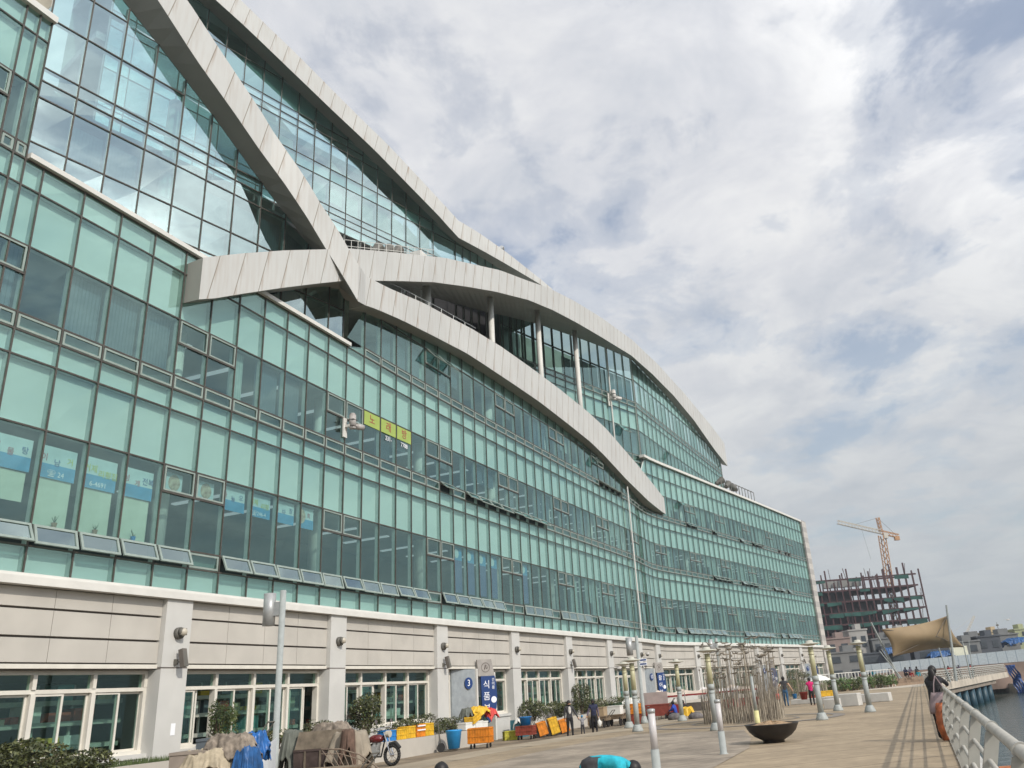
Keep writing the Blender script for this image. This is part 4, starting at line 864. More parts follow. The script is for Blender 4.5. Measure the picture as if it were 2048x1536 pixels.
for a, b_, l in ((21.78, 22.98, 'round fish dish picture in the pale framed sash'), (20.45, 21.6, 'pale food poster in the first framed sash')):
    t = panel_sign('window_poster', l, a+.35, b_-.15, 6.96, 7.56, -.20, pw); mb = MB(); mb.ball((.0, -.012, .3), (.24, .012, .26), 0, 14, 8); mb.build('food_photo', [food], t)
banner(23.12, 24.45, 6.8, 7.62, [('\ud558', fr_), ('\ub298', fb), ('\uc624', fb)], 'blue banner right of the framed fish dish picture')
banner(24.45, 25.78, 6.8, 7.62, [('\uac70\uc81c', fy), ('\ub9ac\ud69f', fy)], 'blue banner with small yellow lettering and phone number', False, '\u260e246-4')
banner(25.78, 27.12, 6.8, 7.62, [('\uc18c', fb), ('\ub9c8', fb), ('\uc7a5', fb)], 'blue banner with navy syllables')
banner(27.12, 28.3, 6.8, 7.62, [('\ud68c', fr_)], 'blue banner ending in a reddish dish picture', True)
for i in range(4):
    a = 15.12+1.3333*i; t = panel_sign('window_paper', ['cream paper sheet under the left banner', 'cream paper sheet above the dried flower vase', 'cream paper sheet behind the brown flowerpot', 'cream paper sheet behind the blue flowerpot'][i], a+.05, a+1.15, 5.25 if i else 5.75, 6.53 if i < 2 else 6.5, -.24, pc)
t = panel_sign('window_paper', 'cream paper sheet at the left edge of the lowest window row', 13.83, 14.93, 5.75, 6.53, -.24, pc)
for s, m_, lab in ((17.2, mat('terracotta', (.35, .2, .12), .7), 'dried flowers in a small vase on the window ledge'), (18.45, MATS['terracotta'], 'spiky plant in brown pot on the window ledge'), (19.75, bluecan, 'spiky plant in blue pot on the window ledge'), (14.4, galv, 'glazed jar on the window ledge at far left')):
    t = fthing('flowerpot', lab, 'potted plant', s, -.12, 5.2, 'small pots on the window ledge'); mb = MB(); mb.lathe([(.05, 0), (.075, .14)], (0, 0, 0), 10); mb.build('pot', [m_], t); mb = MB()
    for i in range(9): a = random.uniform(0, 6.28); mb.tube((0, 0, .13), (math.cos(a)*.1, math.sin(a)*.04, random.uniform(.22, .36)), .008, .003, 4)
    mb.build('leaf', [leafg], t)
slat = stripemat('blue_window_shade', (.16, .21, .38), (.10, .13, .26), 1, .18, .3)
for i, s in enumerate((39.11, 40.44, 41.78, 43.1, 47.1)):
    t = panel_sign('slatted_shade', ['left slatted blue shade in the lowest window row', 'second slatted blue shade', 'third slatted blue shade', 'fourth slatted blue shade', 'slatted blue shade right of the white column'][i]+' under a pale shell emblem', s+.06, s+1.2, 5.35, 7.0, -.22, slat)
    t2 = panel_sign('window_emblem', ['first', 'second', 'third', 'fourth', 'fifth'][i]+' pale blue emblem film above its slatted shade, counted from left', s+.06, s+1.2, 7.0, 7.66, -.22, pb); mb = MB(); mb.ball((0, -.01, .33), (.26, .008, .24), 0, 14, 6); mb.build('emblem', [pw], t2)
# entrance signs
def rsign(s, z, ch, lab, o=-.03):
    t = fthing('number_sign', lab, 'sign', s-.25, o+.22, z); t.rotation_euler.z -= R(16); mb = MB(); mb.tube((0, 0, 0), (0, -.03, 0), .27, .27, 28); mb.build('disc', [navy], t); text(ch, .42, txtw, t, (0, -.035, 0), X3, Y3)
def blade(s, z, body, lab, o=.45):
    t = fthing('hanging_sign', lab, 'sign', s-.35, o+.15, z); t.rotation_euler.z -= R(38)
    pr = [(-.42, 1.15), (.34, 1.15), (.42, .8), (.45, .2), (.40, -.35), (.10, -.95), (-.02, -1.05), (-.10, -.9), (-.38, -.55)]
    n = len(pr); mb = MB(); mb.add([(x, -.06, zz) for x, zz in pr]+[(x, .06, zz) for x, zz in pr], [tuple(range(n)), tuple(range(n, 2*n))[::-1]]+[(i, n+i, n+(i+1) % n, (i+1) % n) for i in range(n)]); mb.build('blue_panel', [navy], t)
    pr = [(-.55, 1.16), (.34, 1.16), (.18, 1.95), (-.60, 1.95)]; n = 4; mb = MB(); mb.add([(x, -.07, zz) for x, zz in pr]+[(x, .07, zz) for x, zz in pr], [tuple(range(n)), tuple(range(n, 2*n))[::-1]]+[(i, n+i, n+(i+1) % n, (i+1) % n) for i in range(n)]); mb.build('grey_head', [pillarm if False else MATS['portal_grey2'] if 'portal_grey2' in MATS else mat('portal_grey2', (.33, .31, .29), .5)], t)
    mb = MB()
    for i in range(24):
        a, b_ = 2*math.pi*i/24, 2*math.pi*(i+1)/24; mb.quad(*[(-.15+r*math.cos(q), -.075, 1.56+r*math.sin(q)) for r, q in ((.24, a), (.24, b_), (.20, b_), (.20, a))])
    mb.tube((-.2, -.075, 1.48), (-.13, -.075, 1.68), .03, .05, 8); mb.tube((-.08, -.075, 1.5), (-.05, -.075, 1.6), .035, .02, 8); mb.build('emblem', [joint], t)
    for i, ch in enumerate(body[:3]): text(ch, .42, txtw, t, (-.12, -.065, .72-i*.55), X3, Y3)
    for i, ch in enumerate(body[3:]): text(ch, .17, txtw, t, (.25, -.065, .95-i*.18), X3, Y3)
    mb = MB(); mb.tube((.26, -.062, .02), (.26, -.07, .02), .15, .15, 18); mb.build('white_disc', [txtw], t)
rsign(40.2, .95, '3', 'round blue number three sign on the entrance side wall'); blade(41.6, .10, '\uc2dd\ud488\ubd80\uac74\uc5b4\ubb3c', 'hanging blue blade sign with white syllables over entrance three')
rsign(70.3, .95, '10', 'round blue number sign left of the second blue blade sign'); blade(72.0, .1, '\ud65c\uc5b4\ubd80\uc870\uac1c\ub958', 'hanging blue blade sign behind the middle lamp posts')
rsign(100.8, 1.0, 'A', 'round blue sign seen above the pole sculpture'); blade(102.4, .1, '\uc120\uc5b4\ubd80', 'hanging blue blade sign behind the pole sculpture')
rsign(116.6, 1.0, '7', 'round blue sign at the far end of the building'); blade(118.3, .1, '\ud65c\uc5b4\ubd80', 'hanging blue blade sign nearest to the striped end wall')
t = fthing('notice', 'small white notice on the first full pillar', 'notice', 21.55, .275, -.05); mb = MB(); mb.box((0, 0, 0), (.16, .01, .32)); mb.build('paper', [txtw], t)
# ------------------------------------------------------------------ street furniture
def lamp_post(x, y, lab):
    t = thing('lamp_post', lab, 'lamp post', (x, y, PZ), 0, 'yellow topped lamp posts on the promenade')
    mb = MB(); mb.lathe([(.24, 0), (.24, .04), (.21, .12), (.17, .22), (.145, .27)], n=20); mb.build('base', [galv], t, True)
    mb = MB(); mb.lathe([(.112, .26), (.112, 1.50)], n=20); mb.lathe([(.128, 1.42), (.128, 1.62)], n=20); mb.lathe([(.122, 1.30), (.122, 1.34)], n=20); mb.build('pole', [galv], t, True)
    mb = MB(); mb.lathe([(.102, 1.62), (.102, 2.72)], n=18); mb.build('light_tube', [yglass], t, True)
    mb = MB()
    for z in (2.42, 2.55, 2.68): mb.lathe([(.118, z), (.118, z+.03)], n=18)
    mb.build('collar', [MATS.get('lamp_collar') or mat('lamp_collar', (.38, .36, .24), .4)], t, True)
    mb = MB(); mb.lathe([(.13, 2.76), (.40, 2.82), (.40, 2.84), (.15, 2.88), (.13, 2.96), (.02, 2.97)], n=24); mb.build('cap', [mat('lamp_cap', (.50, .49, .42), .4) if 'lamp_cap' not in MATS else MATS['lamp_cap']], t, True)
    return t
LP = [(11.47, 38.25, 'rightmost yellow topped lamp post, beside the grey promenade path'), (8.5, 34.7, 'nearest yellow topped lamp post right of the black bowl'), (4.17, 33.17, 'yellow topped lamp post in front of the pole sculpture'), (1.42, 37.35, 'right one of the close pair of lamp posts by the carts'), (1.2, 41.62, 'left one of the close pair of lamp posts by the carts'), (3.99, 44.84, 'yellow topped lamp post before the red covered stalls'), (11.15, 42.13, 'middle lamp post of the three right of the sculpture')]
l0 = lamp_post(*LP[0])
for x, y, lab in LP[1:]: c = copy_tree(l0); c.location = (x, y, PZ); c['label'] = lab
def street_pole(x, y, z, h, r, lab, rz=0, basef=True):
    t = thing('street_light', lab, 'street light', (x, y, z), rz, 'grey poles with box lamps'); mb = MB(); mb.lathe([(r*1.15, 0), (r*1.1, 1.3), (r, 1.3), (r, h)], n=16); mb.build('pole', [galv], t, True)
    if basef: mb = MB(); mb.lathe([(r*2.4, 0), (r*2.3, .08), (r*1.3, .35)], n=16); mb.build('base', [galv], t, True)
    mb = MB(); mb.tube((-.42, 0, h-.95), (-.42, 0, h-.05), .17, .17, 18); mb.build('lamp_box', [steel], t, True)
    mb = MB(); mb.box((-.18, 0, h-.5), (.28, .10, .38)); mb.build('bracket', [steel], t); return t
street_pole(-8.9, 24, RZ, 5.25, .085, 'tall grey pole with cylindrical lamp box in the left foreground', R(-12))
street_pole(2.11, 45.5, PZ, 4.3, .085, 'grey pole with box lamp and two small signs beside the lamp pair', R(-12))
street_pole(8.3, 60, PZ, 4.6, .09, 'distant grey pole with box lamp above the pole sculpture', R(-12))
t = thing('street_signs', 'two small blue and white plates on the pole by the lamp pair', 'sign', (2.11, 45.4, 1.35)); mb = MB(); mb.box((.22, 0, .12), (.40, .02, .15)); mb.box((.22, 0, -.08), (.40, .02, .15)); mb.build('plate', [txtw], t); mb = MB(); mb.box((.22, -.012, .12), (.34, .005, .08)); mb.box((.22, -.012, -.08), (.34, .005, .08)); mb.build('print', [navy], t)
for x, y, lab in ((2.86, 21.9, 'short white bollard light left of the black bowl'), (.95, 17.3, 'white bollard light at the bottom edge')):
    t = thing('bollard_light', lab, 'bollard', (x, y, PZ), 0, 'short white bollard lights'); mb = MB(); mb.lathe([(.115, 0), (.115, .02), (.082, .03), (.082, .52)], n=18); mb.build('base', [galv], t, True)
    mb = MB(); mb.lathe([(.070, .52), (.070, 1.18)], n=18); mb.build('light_tube', [mat('milk_tube', (.55, .53, .53), .35, .05) if 'milk_tube' not in MATS else MATS['milk_tube']], t, True); mb = MB(); mb.lathe([(.078, 1.17), (.078, 1.24), (.04, 1.25)], n=18); mb.build('cap', [steel], t, True)
# bowl planter
t = thing('bowl_planter', 'large black bowl planter filled with dry soil on the promenade', 'planter', (4.62, 24.6, PZ))
mb = MB(); mb.lathe([(.30, 0), (.28, .05), (.34, .09), (.50, .17), (.64, .30), (.725, .46), (.74, .485), (.70, .485), (.66, .40), (.1, .38)], n=40); mb.build('bowl', [bronze], t, True)
mb = MB(); rr = random.Random(4); n = 26
for i in range(n):
    for j in range(6):
        pass
vs = []; fs = []
for j in range(7):
    for i in range(n): a = 2*math.pi*i/n; r_ = .685*j/6; vs.append((r_*math.cos(a), r_*math.sin(a), .425+.10*(1-(j/6)**2)*rr.uniform(.7, 1.3)+rr.uniform(-.012, .012)))
for j in range(6):
    for i in range(n): fs.append((j*n+i, j*n+(i+1) % n, (j+1)*n+(i+1) % n, (j+1)*n+i))
mb.add(vs, fs); mb.build('soil', [soil], t)
t = thing('marker_post', 'slim post with pale yellow foot standing behind the bowl planter', 'post', (4.75, 27.5, PZ)); mb = MB(); mb.lathe([(.085, 0), (.08, .75)], n=14); mb.build('yellow_foot', [mat('pale_yellow', (.62, .58, .28), .5)], t, True); mb = MB(); mb.lathe([(.05, .75), (.045, 1.75)], n=12); mb.build('pole', [galv], t, True)
# bird pole sculpture
stickm = mat('pole_wood', (.22, .19, .15), .8, .35, 5); stickl = mat('pole_wood_pale', (.44, .39, .31), .8, .3, 5)
def bird_poles(cx_, cy_, r0_, nshort, ntall, lab, seed, hs=1.0):
    rr = random.Random(seed); t = thing('bird_pole_sculpture', lab, 'sculpture', (cx_, cy_, PZ))
    for i in range(nshort):
        a = 2*math.pi*i/nshort+rr.uniform(-.02, .02); x, y = r0_*math.cos(a), r0_*math.sin(a); h = rr.uniform(.75, 1.35)*hs; mb = MB()
        mb.tube((x, y, 0), (x+rr.uniform(-.06, .06), y+rr.uniform(-.06, .06), h), .015, .011, 5); mb.build('fence_stick', [stickl if rr.random() < .6 else stickm], t)
    for i in range(ntall):
        a = rr.uniform(0, 6.28); q = r0_*math.sqrt(rr.uniform(.03, 1.0)); x, y = q*math.cos(a), q*math.sin(a); h = rr.uniform(1.7, 3.3)*hs if i % 3 else rr.uniform(2.5, 3.5)*hs; mb = MB()
        tx, ty = x+rr.uniform(-.12, .12), y+rr.uniform(-.12, .12); mb.tube((x, y, 0), (tx, ty, h), .016, .010, 5)
        p_ = mb.build('tall_pole', [stickl if rr.random() < .3 else stickm], t); bd = MB(); az = rr.uniform(0, 6.28); d = Vector((math.cos(az), math.sin(az), 0)); c = Vector((tx, ty, h+.03))
        bd.tube(c-d*.17, c+d*.12, .018, .04, 6); bd.tube(c+d*.12, c+d*.20+Vector((0, 0, .08)), .022, .018, 5); bd.tube(c+d*.20+Vector((0, 0, .08)), c+d*.28+Vector((0, 0, .07)), .016, .006, 5); bd.build('wooden_bird', [stickm], p_)
    mb = MB()
    for i in range(240):
        a = rr.uniform(0, 6.28); q = r0_*math.sqrt(rr.uniform(.0, 1.0)); x, y = q*math.cos(a), q*math.sin(a); h = rr.uniform(.7, 2.4)*hs; mb.tube((x, y, 0), (x+rr.uniform(-.2, .2), y+rr.uniform(-.2, .2), h), .009, .006, 4)
    tw = mb.build('thin_twigs', [stickm], t); tw['kind'] = 'stuff'
    return t
bird_poles(6.2, 39.2, 1.75, 96, 92, 'ring of wooden sticks and tall poles topped by carved birds', 11)
bird_poles(15.0, 71.5, 3.2, 80, 14, 'distant ring of pale wooden sticks behind the man in black shirt', 12, .95)
# rocks by the sculpture
for x, y, r_, lab in ((3.9, 47.5, .45, 'grey rock beside the lamp post base'), (4.9, 46.8, .42, 'grey rock left of the pole sculpture')):
    mb = MB(); mb.ball((0, 0, 0), (r_, r_*.8, r_*.55), 0, 14, 9, .06); o = mb.build('rock', [mat('rock_grey', (.13, .12, .12), .8, .3, 6, bump=.5) if 'rock_grey' not in MATS else MATS['rock_grey']], None, True); o.location = (x, y, PZ+r_*.2); tag(o, lab, 'rock')
# concrete seats
for x, y, lx, ly, h, rz, lab in ((11.75, 45.3, .62, 1.1, .47, -30, 'small square concrete seat between the lamp posts'), (13.1, 47.0, 1.15, .9, .62, -30, 'tall pale concrete block in the seat group'), (15.4, 50.3, 1.9, 1.0, .46, -28, 'long low concrete seat right of the tall block'), (14.6, 53.5, 2.4, 1.2, .40, -28, 'wide concrete slab behind the seat blocks'), (13.5, 57.0, 2.6, .8, .30, -28, 'thin low brown slab far behind the seats')):
    t = MB(); hx, hy = lx/2, ly/2
    for i in range(1): t.hexa([(-hx, -hy, 0), (hx, -hy, 0), (hx, hy, 0), (-hx, hy, 0), (-hx*.98, -hy*.98, h), (hx*.98, -hy*.98, h), (hx*.98, hy*.98, h), (-hx*.98, hy*.98, h)])
    o = t.build('stone_bench', [concr]); o.location = (x, y, PZ); o.rotation_euler = (0, 0, R(rz)); tag(o, lab, 'concrete seat', 'concrete seats on the promenade')
    bv = o.modifiers.new('b', 'BEVEL'); bv.width = .03; bv.segments = 2
# ------------------------------------------------------------------ quay railing
def RL(y): return Vector((.472+.364*y, y, 0))
railm = mat('railing_paint', (.40, .39, .35), .42, .08, 6)
t = thing('quay_railing', 'thick painted handrail on curved plate posts along the water edge', 'railing', tuple(RL(5.15)+Vector((0, 0, PZ)))); o0 = RL(5.2)
du = (RL(30)-RL(5)).normalized(); dn = Vector((du.y, -du.x, 0))
def RP(d, o, z): return du*d+dn*o+Vector((0, 0, z))
mb = MB(); mb.tube(RP(-7, 0, 1.12), RP(86, 0, 1.12), .039, .039, 20); mb.build('handrail', [railm], t, True)
for o_, z_ in ((-.07, .88), (-.125, .66), (-.14, .44), (-.10, .22)): mb = MB(); mb.tube(RP(-7, o_, z_), RP(86, o_, z_), .021, .021, 10); mb.build('rail', [railm], t, True)
pm = collar_me = None
d = -4.26; npost = 0
while d < 85:
    if pm is None:
        mb = MB(); prof = [(.00, 1.09), (-.03, 1.0), (-.085, .82), (-.13, .6), (-.14, .42), (-.11, .22), (-.06, .08), (-.04, 0)]
        for du_ in (-.035, .035):
            for (a, za), (b_, zb) in zip(prof[:-1], prof[1:]):
                wa = .052; q = [RP(du_-.006, a-wa, za), RP(du_+.006, a-wa, za), RP(du_+.006, a+wa, za), RP(du_-.006, a+wa, za)]; r_ = [RP(du_-.006, b_-wa, zb), RP(du_+.006, b_-wa, zb), RP(du_+.006, b_+wa, zb), RP(du_-.006, b_+wa, zb)]
                mb.hexa(r_+q)
        for (a, za), (b_, zb) in zip(prof[:-1], prof[1:]):
            q = [RP(-.035, a+.03, za), RP(.035, a+.03, za), RP(.035, a+.04, za), RP(-.035, a+.04, za)]; r_ = [RP(-.035, b_+.03, zb), RP(.035, b_+.03, zb), RP(.035, b_+.04, zb), RP(-.035, b_+.04, zb)]; mb.hexa(r_+q)
        mb.box(RP(0, -.04, .012), (.20, .16, .024), 0, math.atan2(du.y, du.x))
        pm = mb.build('post', [railm], t); c2 = MB(); c2.tube(RP(-.03, 0, 1.12), RP(.03, 0, 1.12), .050, .050, 20); cm_ = c2.build('collar', [railm], pm); pm.location = du*d; npost += 1
    else:
        c = pm.copy(); COL.objects.link(c); c.parent = t; c.location = du*d; e = cm_.copy(); COL.objects.link(e); e.parent = c; npost += 1
    d += 2.13
# quay coping
mb = MB()
for y0, y1 in ((-5, 60), (60, 89.5)):
    a, b_ = RL(y0), RL(y1); mb.hexa([Vector((v.x, v.y, z)) for z in (PZ+.004, PZ+.03) for v in (a-dn*.12, b_-dn*.12, b_+dn*.28, a+dn*.28)][:8])
o = mb.build('quay_edge', [concr]); o['kind'] = 'structure'
# pier deck on piles
A0 = Vector((32.6, 87.6, 0)); B0 = Vector((64.4, 140, 0)); pd = (B0-A0).normalized(); pn = Vector((pd.y, -pd.x, 0)); PL = (B0-A0).length
t = thing('pier', 'concrete pier deck raised on teal painted steel piles', 'pier', tuple(A0+Vector((0, 0, PZ))))
def PP(d, o, z): return pd*d+pn*o+Vector((0, 0, z))
mb = MB(); mb.hexa([PP(-6, -6, -.75), PP(PL, -6, -.75), PP(PL, .3, -.75), PP(-6, .3, -.75), PP(-6, -6, .01), PP(PL, -6, .01), PP(PL, .3, .01), PP(-6, .3, .01)]); mb.build('deck_slab', [mat('pier_fascia', (.52, .46, .38), .8, .15, .5)], t)
mb = MB(); mb.hexa([PP(-4, -5, -1.25), PP(PL-14, -5, -1.25), PP(PL-14, .05, -1.25), PP(-4, .05, -1.25), PP(-4, -5, -.75), PP(PL-14, -5, -.75), PP(PL-14, .05, -.75), PP(-4, .05, -.75)]); mb.build('cap_beam', [mat('pier_beam', (.26, .22, .18), .8, .2, .5)], t)
pilem = mat('teal_pile_paint', (.010, .055, .085), .45, .25, 1.2); pp = None
for k in range(9):
    c = PP(1+k*5.2, -.55, 0)
    if pp is None: mb = MB(); mb.tube((0, 0, -4.5), (0, 0, -1.25), .52, .52, 20); pp = mb.build('pile', [pilem], t, True); pp.location = c
    else: q = pp.copy(); COL.objects.link(q); q.parent = t; q.location = c
mb = MB(); mb.hexa([PP(-8, -4.5, -4.5), PP(PL-14, -4.5, -4.5), PP(PL-14, -3, -4.5), PP(-8, -3, -4.5), PP(-8, -4.5, -.76), PP(PL-14, -4.5, -.76), PP(PL-14, -3, -.76), PP(-8, -3, -.76)]); mb.build('pier_shade_backing', [dark], t)  # solid backing; the shade under the deck is put into its near-black colour
t = thing('pier_railing', 'white five bar railing with bowed posts along the pier edge', 'railing', tuple(A0+Vector((0, 0, PZ))))
for k, (o, z) in enumerate(((0, 1.15), (.12, .92), (.2, .70), (.2, .48), (.12, .26))): mb = MB(); mb.tube(PP(-3, o, z), PP(PL, o, z), .05 if k else .08, None, 8); mb.build('rail', [railm], t)
p0_ = None
for k in range(int((PL+3)/1.6)):
    if p0_ is None:
        mb = MB(); mb.path([(0, 0, 1.15)]+[tuple(pn*o+Vector((0, 0, z))) for o, z in ((.12, .9), (.2, .6), (.17, .35), (0, 0))], .05, 5); p0_ = mb.build('post', [railm], t); p0_.location = PP(-3, 0, 0)
    else: q = p0_.copy(); COL.objects.link(q); q.parent = t; q.location = PP(-3+1.6*k, 0, 0)
# stepped terrace
mb = MB()
for i, z in enumerate((.25, .5, .75)): mb.hexa([Vector(v) for v in ((21+i*.6, 86+i*1.3, PZ), (36.5+i*.5, 96.2+i*1.3, PZ), (32, 112, PZ), (20, 104, PZ), (21+i*.6, 86+i*1.3, PZ+z), (36.5+i*.5, 96.2+i*1.3, PZ+z), (32, 112, PZ+z), (20, 104, PZ+z))])
tag(mb.build('stepped_terrace', [stripemat('terrace_planks', (.26, .19, .135), (.14, .10, .07), 1, .5, .1, .8, dirv=R(-30))]), None, None, None, 'structure')
# blue tarpaulin strips
t = thing('hanging_tarpaulin', 'bundle of blue tarpaulin strips hanging from the pier end into the water', 'tarpaulin', tuple(B0+Vector((-8.5, -14, 0))))
B1_ = atp = None
mb = MB(); base = PP(PL*.985, .4, 0)+A0-Vector(t.location)
for k in range(4):
    pv = None
    for j in range(13):
        f = j/12; z = PZ+1.0-4.2*f; c = base+pn*(k*.36+1.3*f-.5*f*f+.1*math.sin(j*1.3+k)); wd = .36+.10*math.sin(j+k)
        q = (c-pn*wd/2+Vector((0, 0, z)), c+pn*wd/2+pd*.25*math.sin(k+j*.8)+Vector((0, 0, z)))
        if pv: mb.quad(pv[0], pv[1], q[1], q[0])
        pv = q
t.location = (t.location.x, t.location.y, 0); mb.build('cloth', [mat('tarp_wet_blue', (.008, .05, .20), .4, .3, 3)], t)
# floating boom
t = thing('floating_boom', 'string of orange brown floats on the water beside the railing', 'float', (16.5, 42, -4.8)); 
for k in range(16):
    mb = MB(); c = Vector((k*1.75, k*.35+1.2*math.sin(k*.35), .08)); e = c+Vector((1.35, .3, 0)); mb.tube(c, e, .16, .14, 8); mb.build('float', [mat('boom_orange', (.42, .14, .05), .7, .4, 2) if k == 0 else MATS['boom_orange']], t)
# breakwater
rr = random.Random(21); rk = mat('breakwater_rock', (.40, .36, .30), .9, .35, 1.5, bump=.4)
mb = MB(); mb.poly([(66, 140), (130, 150), (130, 165), (66, 160)], -5, -3.4); tag(mb.build('breakwater', [rk]), None, None, None, 'structure')
for k in range(40):
    mb = MB(); r_ = rr.uniform(.5, 1.3); mb.ball((0, 0, 0), (r_, r_*.8, r_*.7), 0, 7, 5, .15); o = mb.build('boulder', [rk]); o.location = (66+k*.95+rr.uniform(-1, 1), 138+k*.25+rr.uniform(-2, 3), -3.6+rr.uniform(-.2, .4)); tag(o, 'rough pale boulder of the breakwater behind the pier', 'boulder', 'boulders of the breakwater')
# ------------------------------------------------------------------ market clutter on the road
def crate_mb(lx, ly, h, m=0, ribs=True):
    mb = MB(); t_ = .02
    for c, d in (((0, -ly/2+t_/2, h/2), (lx, t_, h)), ((0, ly/2-t_/2, h/2), (lx, t_, h)), ((-lx/2+t_/2, 0, h/2), (t_, ly-2*t_, h)), ((lx/2-t_/2, 0, h/2), (t_, ly-2*t_, h)), ((0, 0, .015), (lx-2*t_, ly-2*t_, .03))): mb.box(c, d, m)
    for z in (.06*h, .45*h, .93*h):
        for sy in (-1, 1): mb.box((0, sy*(ly/2+.012), z), (lx+.04, .022, .035), m); mb.box((sy*(lx/2+.012), 0, z), (.022, ly, .035), m)
    n = int(lx/.11)
    for i in range(n+1):
        x = -lx/2+lx*i/n
        for sy in (-1, 1): mb.box((x, sy*(ly/2+.008), h*.5), (.018, .014, h*.84), m)
    n = int(ly/.11)
    for i in range(n+1):
        y = -ly/2+ly*i/n
        for sx in (-1, 1): mb.box((sx*(lx/2+.008), y, h*.5), (.014, .018, h*.84), m)
    return mb
def crate(x, y, z, lab, m=orange, lx=.62, ly=.42, h=.42, rz=0, tilt=0, group='plastic fish crates'):
    o = crate_mb(lx, ly, h).build('crate', [m]); o.location = (x, y, z); o.rotation_euler = (tilt, 0, rz); return tag(o, lab, 'crate', group)
FA = math.atan2(S1.tan(34).y, S1.tan(34).x)
for i, (s, m_, h, lab) in enumerate(((31.5, bluecan, .40, 'blue crate at the left end of the planter row'), (32.25, yellow, .40, 'first yellow crate from the left on the planter beside the motorcycle'), (32.95, yellow, .46, 'second yellow crate on the planter beside the motorcycle'), (33.7, orange, .48, 'orange crate with two white slats on the planter'), (34.4, yellow, .50, 'last yellow crate at the right of the planter row'))):
    p = S1(s, 1.12, -1.12); crate(p.x, p.y, p.z, lab, m_, .64, .40, h, FA)
    if i == 3:
        t = thing('plank_pair', 'two white slats lying against the orange crate on the planter', 'slat', tuple(S1(s, 1.36, -1.05)), FA); mb = MB(); mb.box((0, 0, .2), (.6, .03, .05)); mb.box((0, 0, .36), (.6, .03, .05)); mb.build('slat', [txtw], t)
from mathutils import noise as mnoise
def drape(name, lab, x, y, z, lx, ly, h, m, rz=0, seed=0, fold=.10, group=None, skirt=.6, wav=5, cat='tarpaulin'):
    """cloth lying over a load: creased top with a hanging folded skirt"""
    r = random.Random(seed); n = 64; mb = MB(); vs = []; so_ = Vector((seed*3.7, seed*1.3, 0)); ph = [r.uniform(0, 6) for _ in range(4)]
    for j in range(n+1):
        for i in range(n+1):
            u, v = (i/n)*2-1, (j/n)*2-1; a = math.atan2(v, u); q = (abs(u)**3.2+abs(v)**3.2)**(1/3.2); e = max(0, (q-.62)/.5)
            fl = .085*e*(math.sin(a*7+ph[0]+2.2*math.sin(a*2+ph[1]))+.6*math.sin(a*17+ph[2])+.35*math.sin(a*31+ph[3]))
            k = (.70+.30*min(1, q/.62)*0+(.30 if q < .62 else .30-(q-.62)*.18))*(1+fl)
            P = Vector((u*2.0*lx, v*2.0*ly, 0))+so_
            lump = mnoise.noise(P*.9)*.9+mnoise.noise(P*2.1)*.45; ridge = (1-abs(mnoise.noise(P*1.7+Vector((9, 3, 1)))*2))**3; crs = (1-abs(mnoise.noise(P*4.3)*2))**2
            zz = h+fold*(lump+.55*ridge+.28*crs)-skirt*min(1.3, e)**1.25*(1+.30*math.sin(a*3+ph[2])+.12*math.sin(a*9+ph[1]))
            vs.append((u*lx/2*k, v*ly/2*k, zz))
    fs = [(j*(n+1)+i, j*(n+1)+i+1, (j+1)*(n+1)+i+1, (j+1)*(n+1)+i) for j in range(n) for i in range(n)]
    mb.add(vs, fs); o = mb.build(name, [m], None, True); o.location = (x, y, z); o.rotation_euler = (0, 0, rz); so = o.modifiers.new('s', 'SOLIDIFY'); so.thickness = .006
    return tag(o, lab, cat, group)
def wheel(mb, c, r_, w_=.06, ax=(1, 0, 0), m=0):
    a = Vector(ax).normalized()*w_/2; c = Vector(c); mb.tube(c-a, c+a, r_, r_, 16, m); mb.tube(c-a*1.2, c+a*1.2, r_*.35, r_*.35, 8, m)
def handcart(x, y, z, lab, lx, ly, h, body, rz=0, group='market handcarts', wr=.16):
    t = thing('handcart', lab, 'handcart', (x, y, z), rz, group); mb = MB()
    mb.hexa([(-lx/2, -ly/2, wr*1.5), (lx/2, -ly/2, wr*1.5), (lx/2, ly/2, wr*1.5), (-lx/2, ly/2, wr*1.5), (-lx/2*1.04, -ly/2*1.04, h), (lx/2*1.04, -ly/2*1.04, h), (lx/2*1.04, ly/2*1.04, h), (-lx/2*1.04, ly/2*1.04, h)])
    mb.box((0, -ly/2*1.04-.005, h-.03), (lx*1.05, .03, .06)); mb.box((-lx/2*1.04, 0, h-.03), (.03, ly, .06)); mb.box((lx/2*1.04, 0, h-.03), (.03, ly, .06)); mb.build('body', [body], t)
    for sx in (-1, 1):
        for sy in (-1, 1): mb = MB(); wheel(mb, (sx*lx*.36, sy*ly*.42, wr), wr); mb.build('wheel', [blackm], t)
    mb = MB(); mb.path([(lx/2, -ly*.3, h*.8), (lx/2+.35, -ly*.3, h+.25), (lx/2+.35, ly*.3, h+.25), (lx/2, ly*.3, h*.8)], .02, 6); mb.build('handle', [gm], t); return t
grb = mat('cart_grey_board', (.26, .22, .185), .75, .15, 2)
handcart(-9.05, 20.1, RZ, 'grey boxed cart under tan and blue covers at lower left', 1.15, 1.0, 1.28, grb, R(8))
drape('tan_cover', 'tan canvas bunched over the grey boxed cart', -8.85, 19.9, -1.05, 1.4, 1.2, .46, tarptan, R(10), 3, .10)
drape('brown_blanket', 'mottled brown blanket lying across the tan canvas', -8.45, 20.0, -.80, 1.35, .75, .50, tarpgrey, R(-12), 5, .09, skirt=.45)
drape('blue_cover', 'crumpled blue tarpaulin hanging off the covered cart', -7.95, 19.8, -1.12, .6, .75, .52, tarpblue, R(-20), 8, .12, skirt=.85)
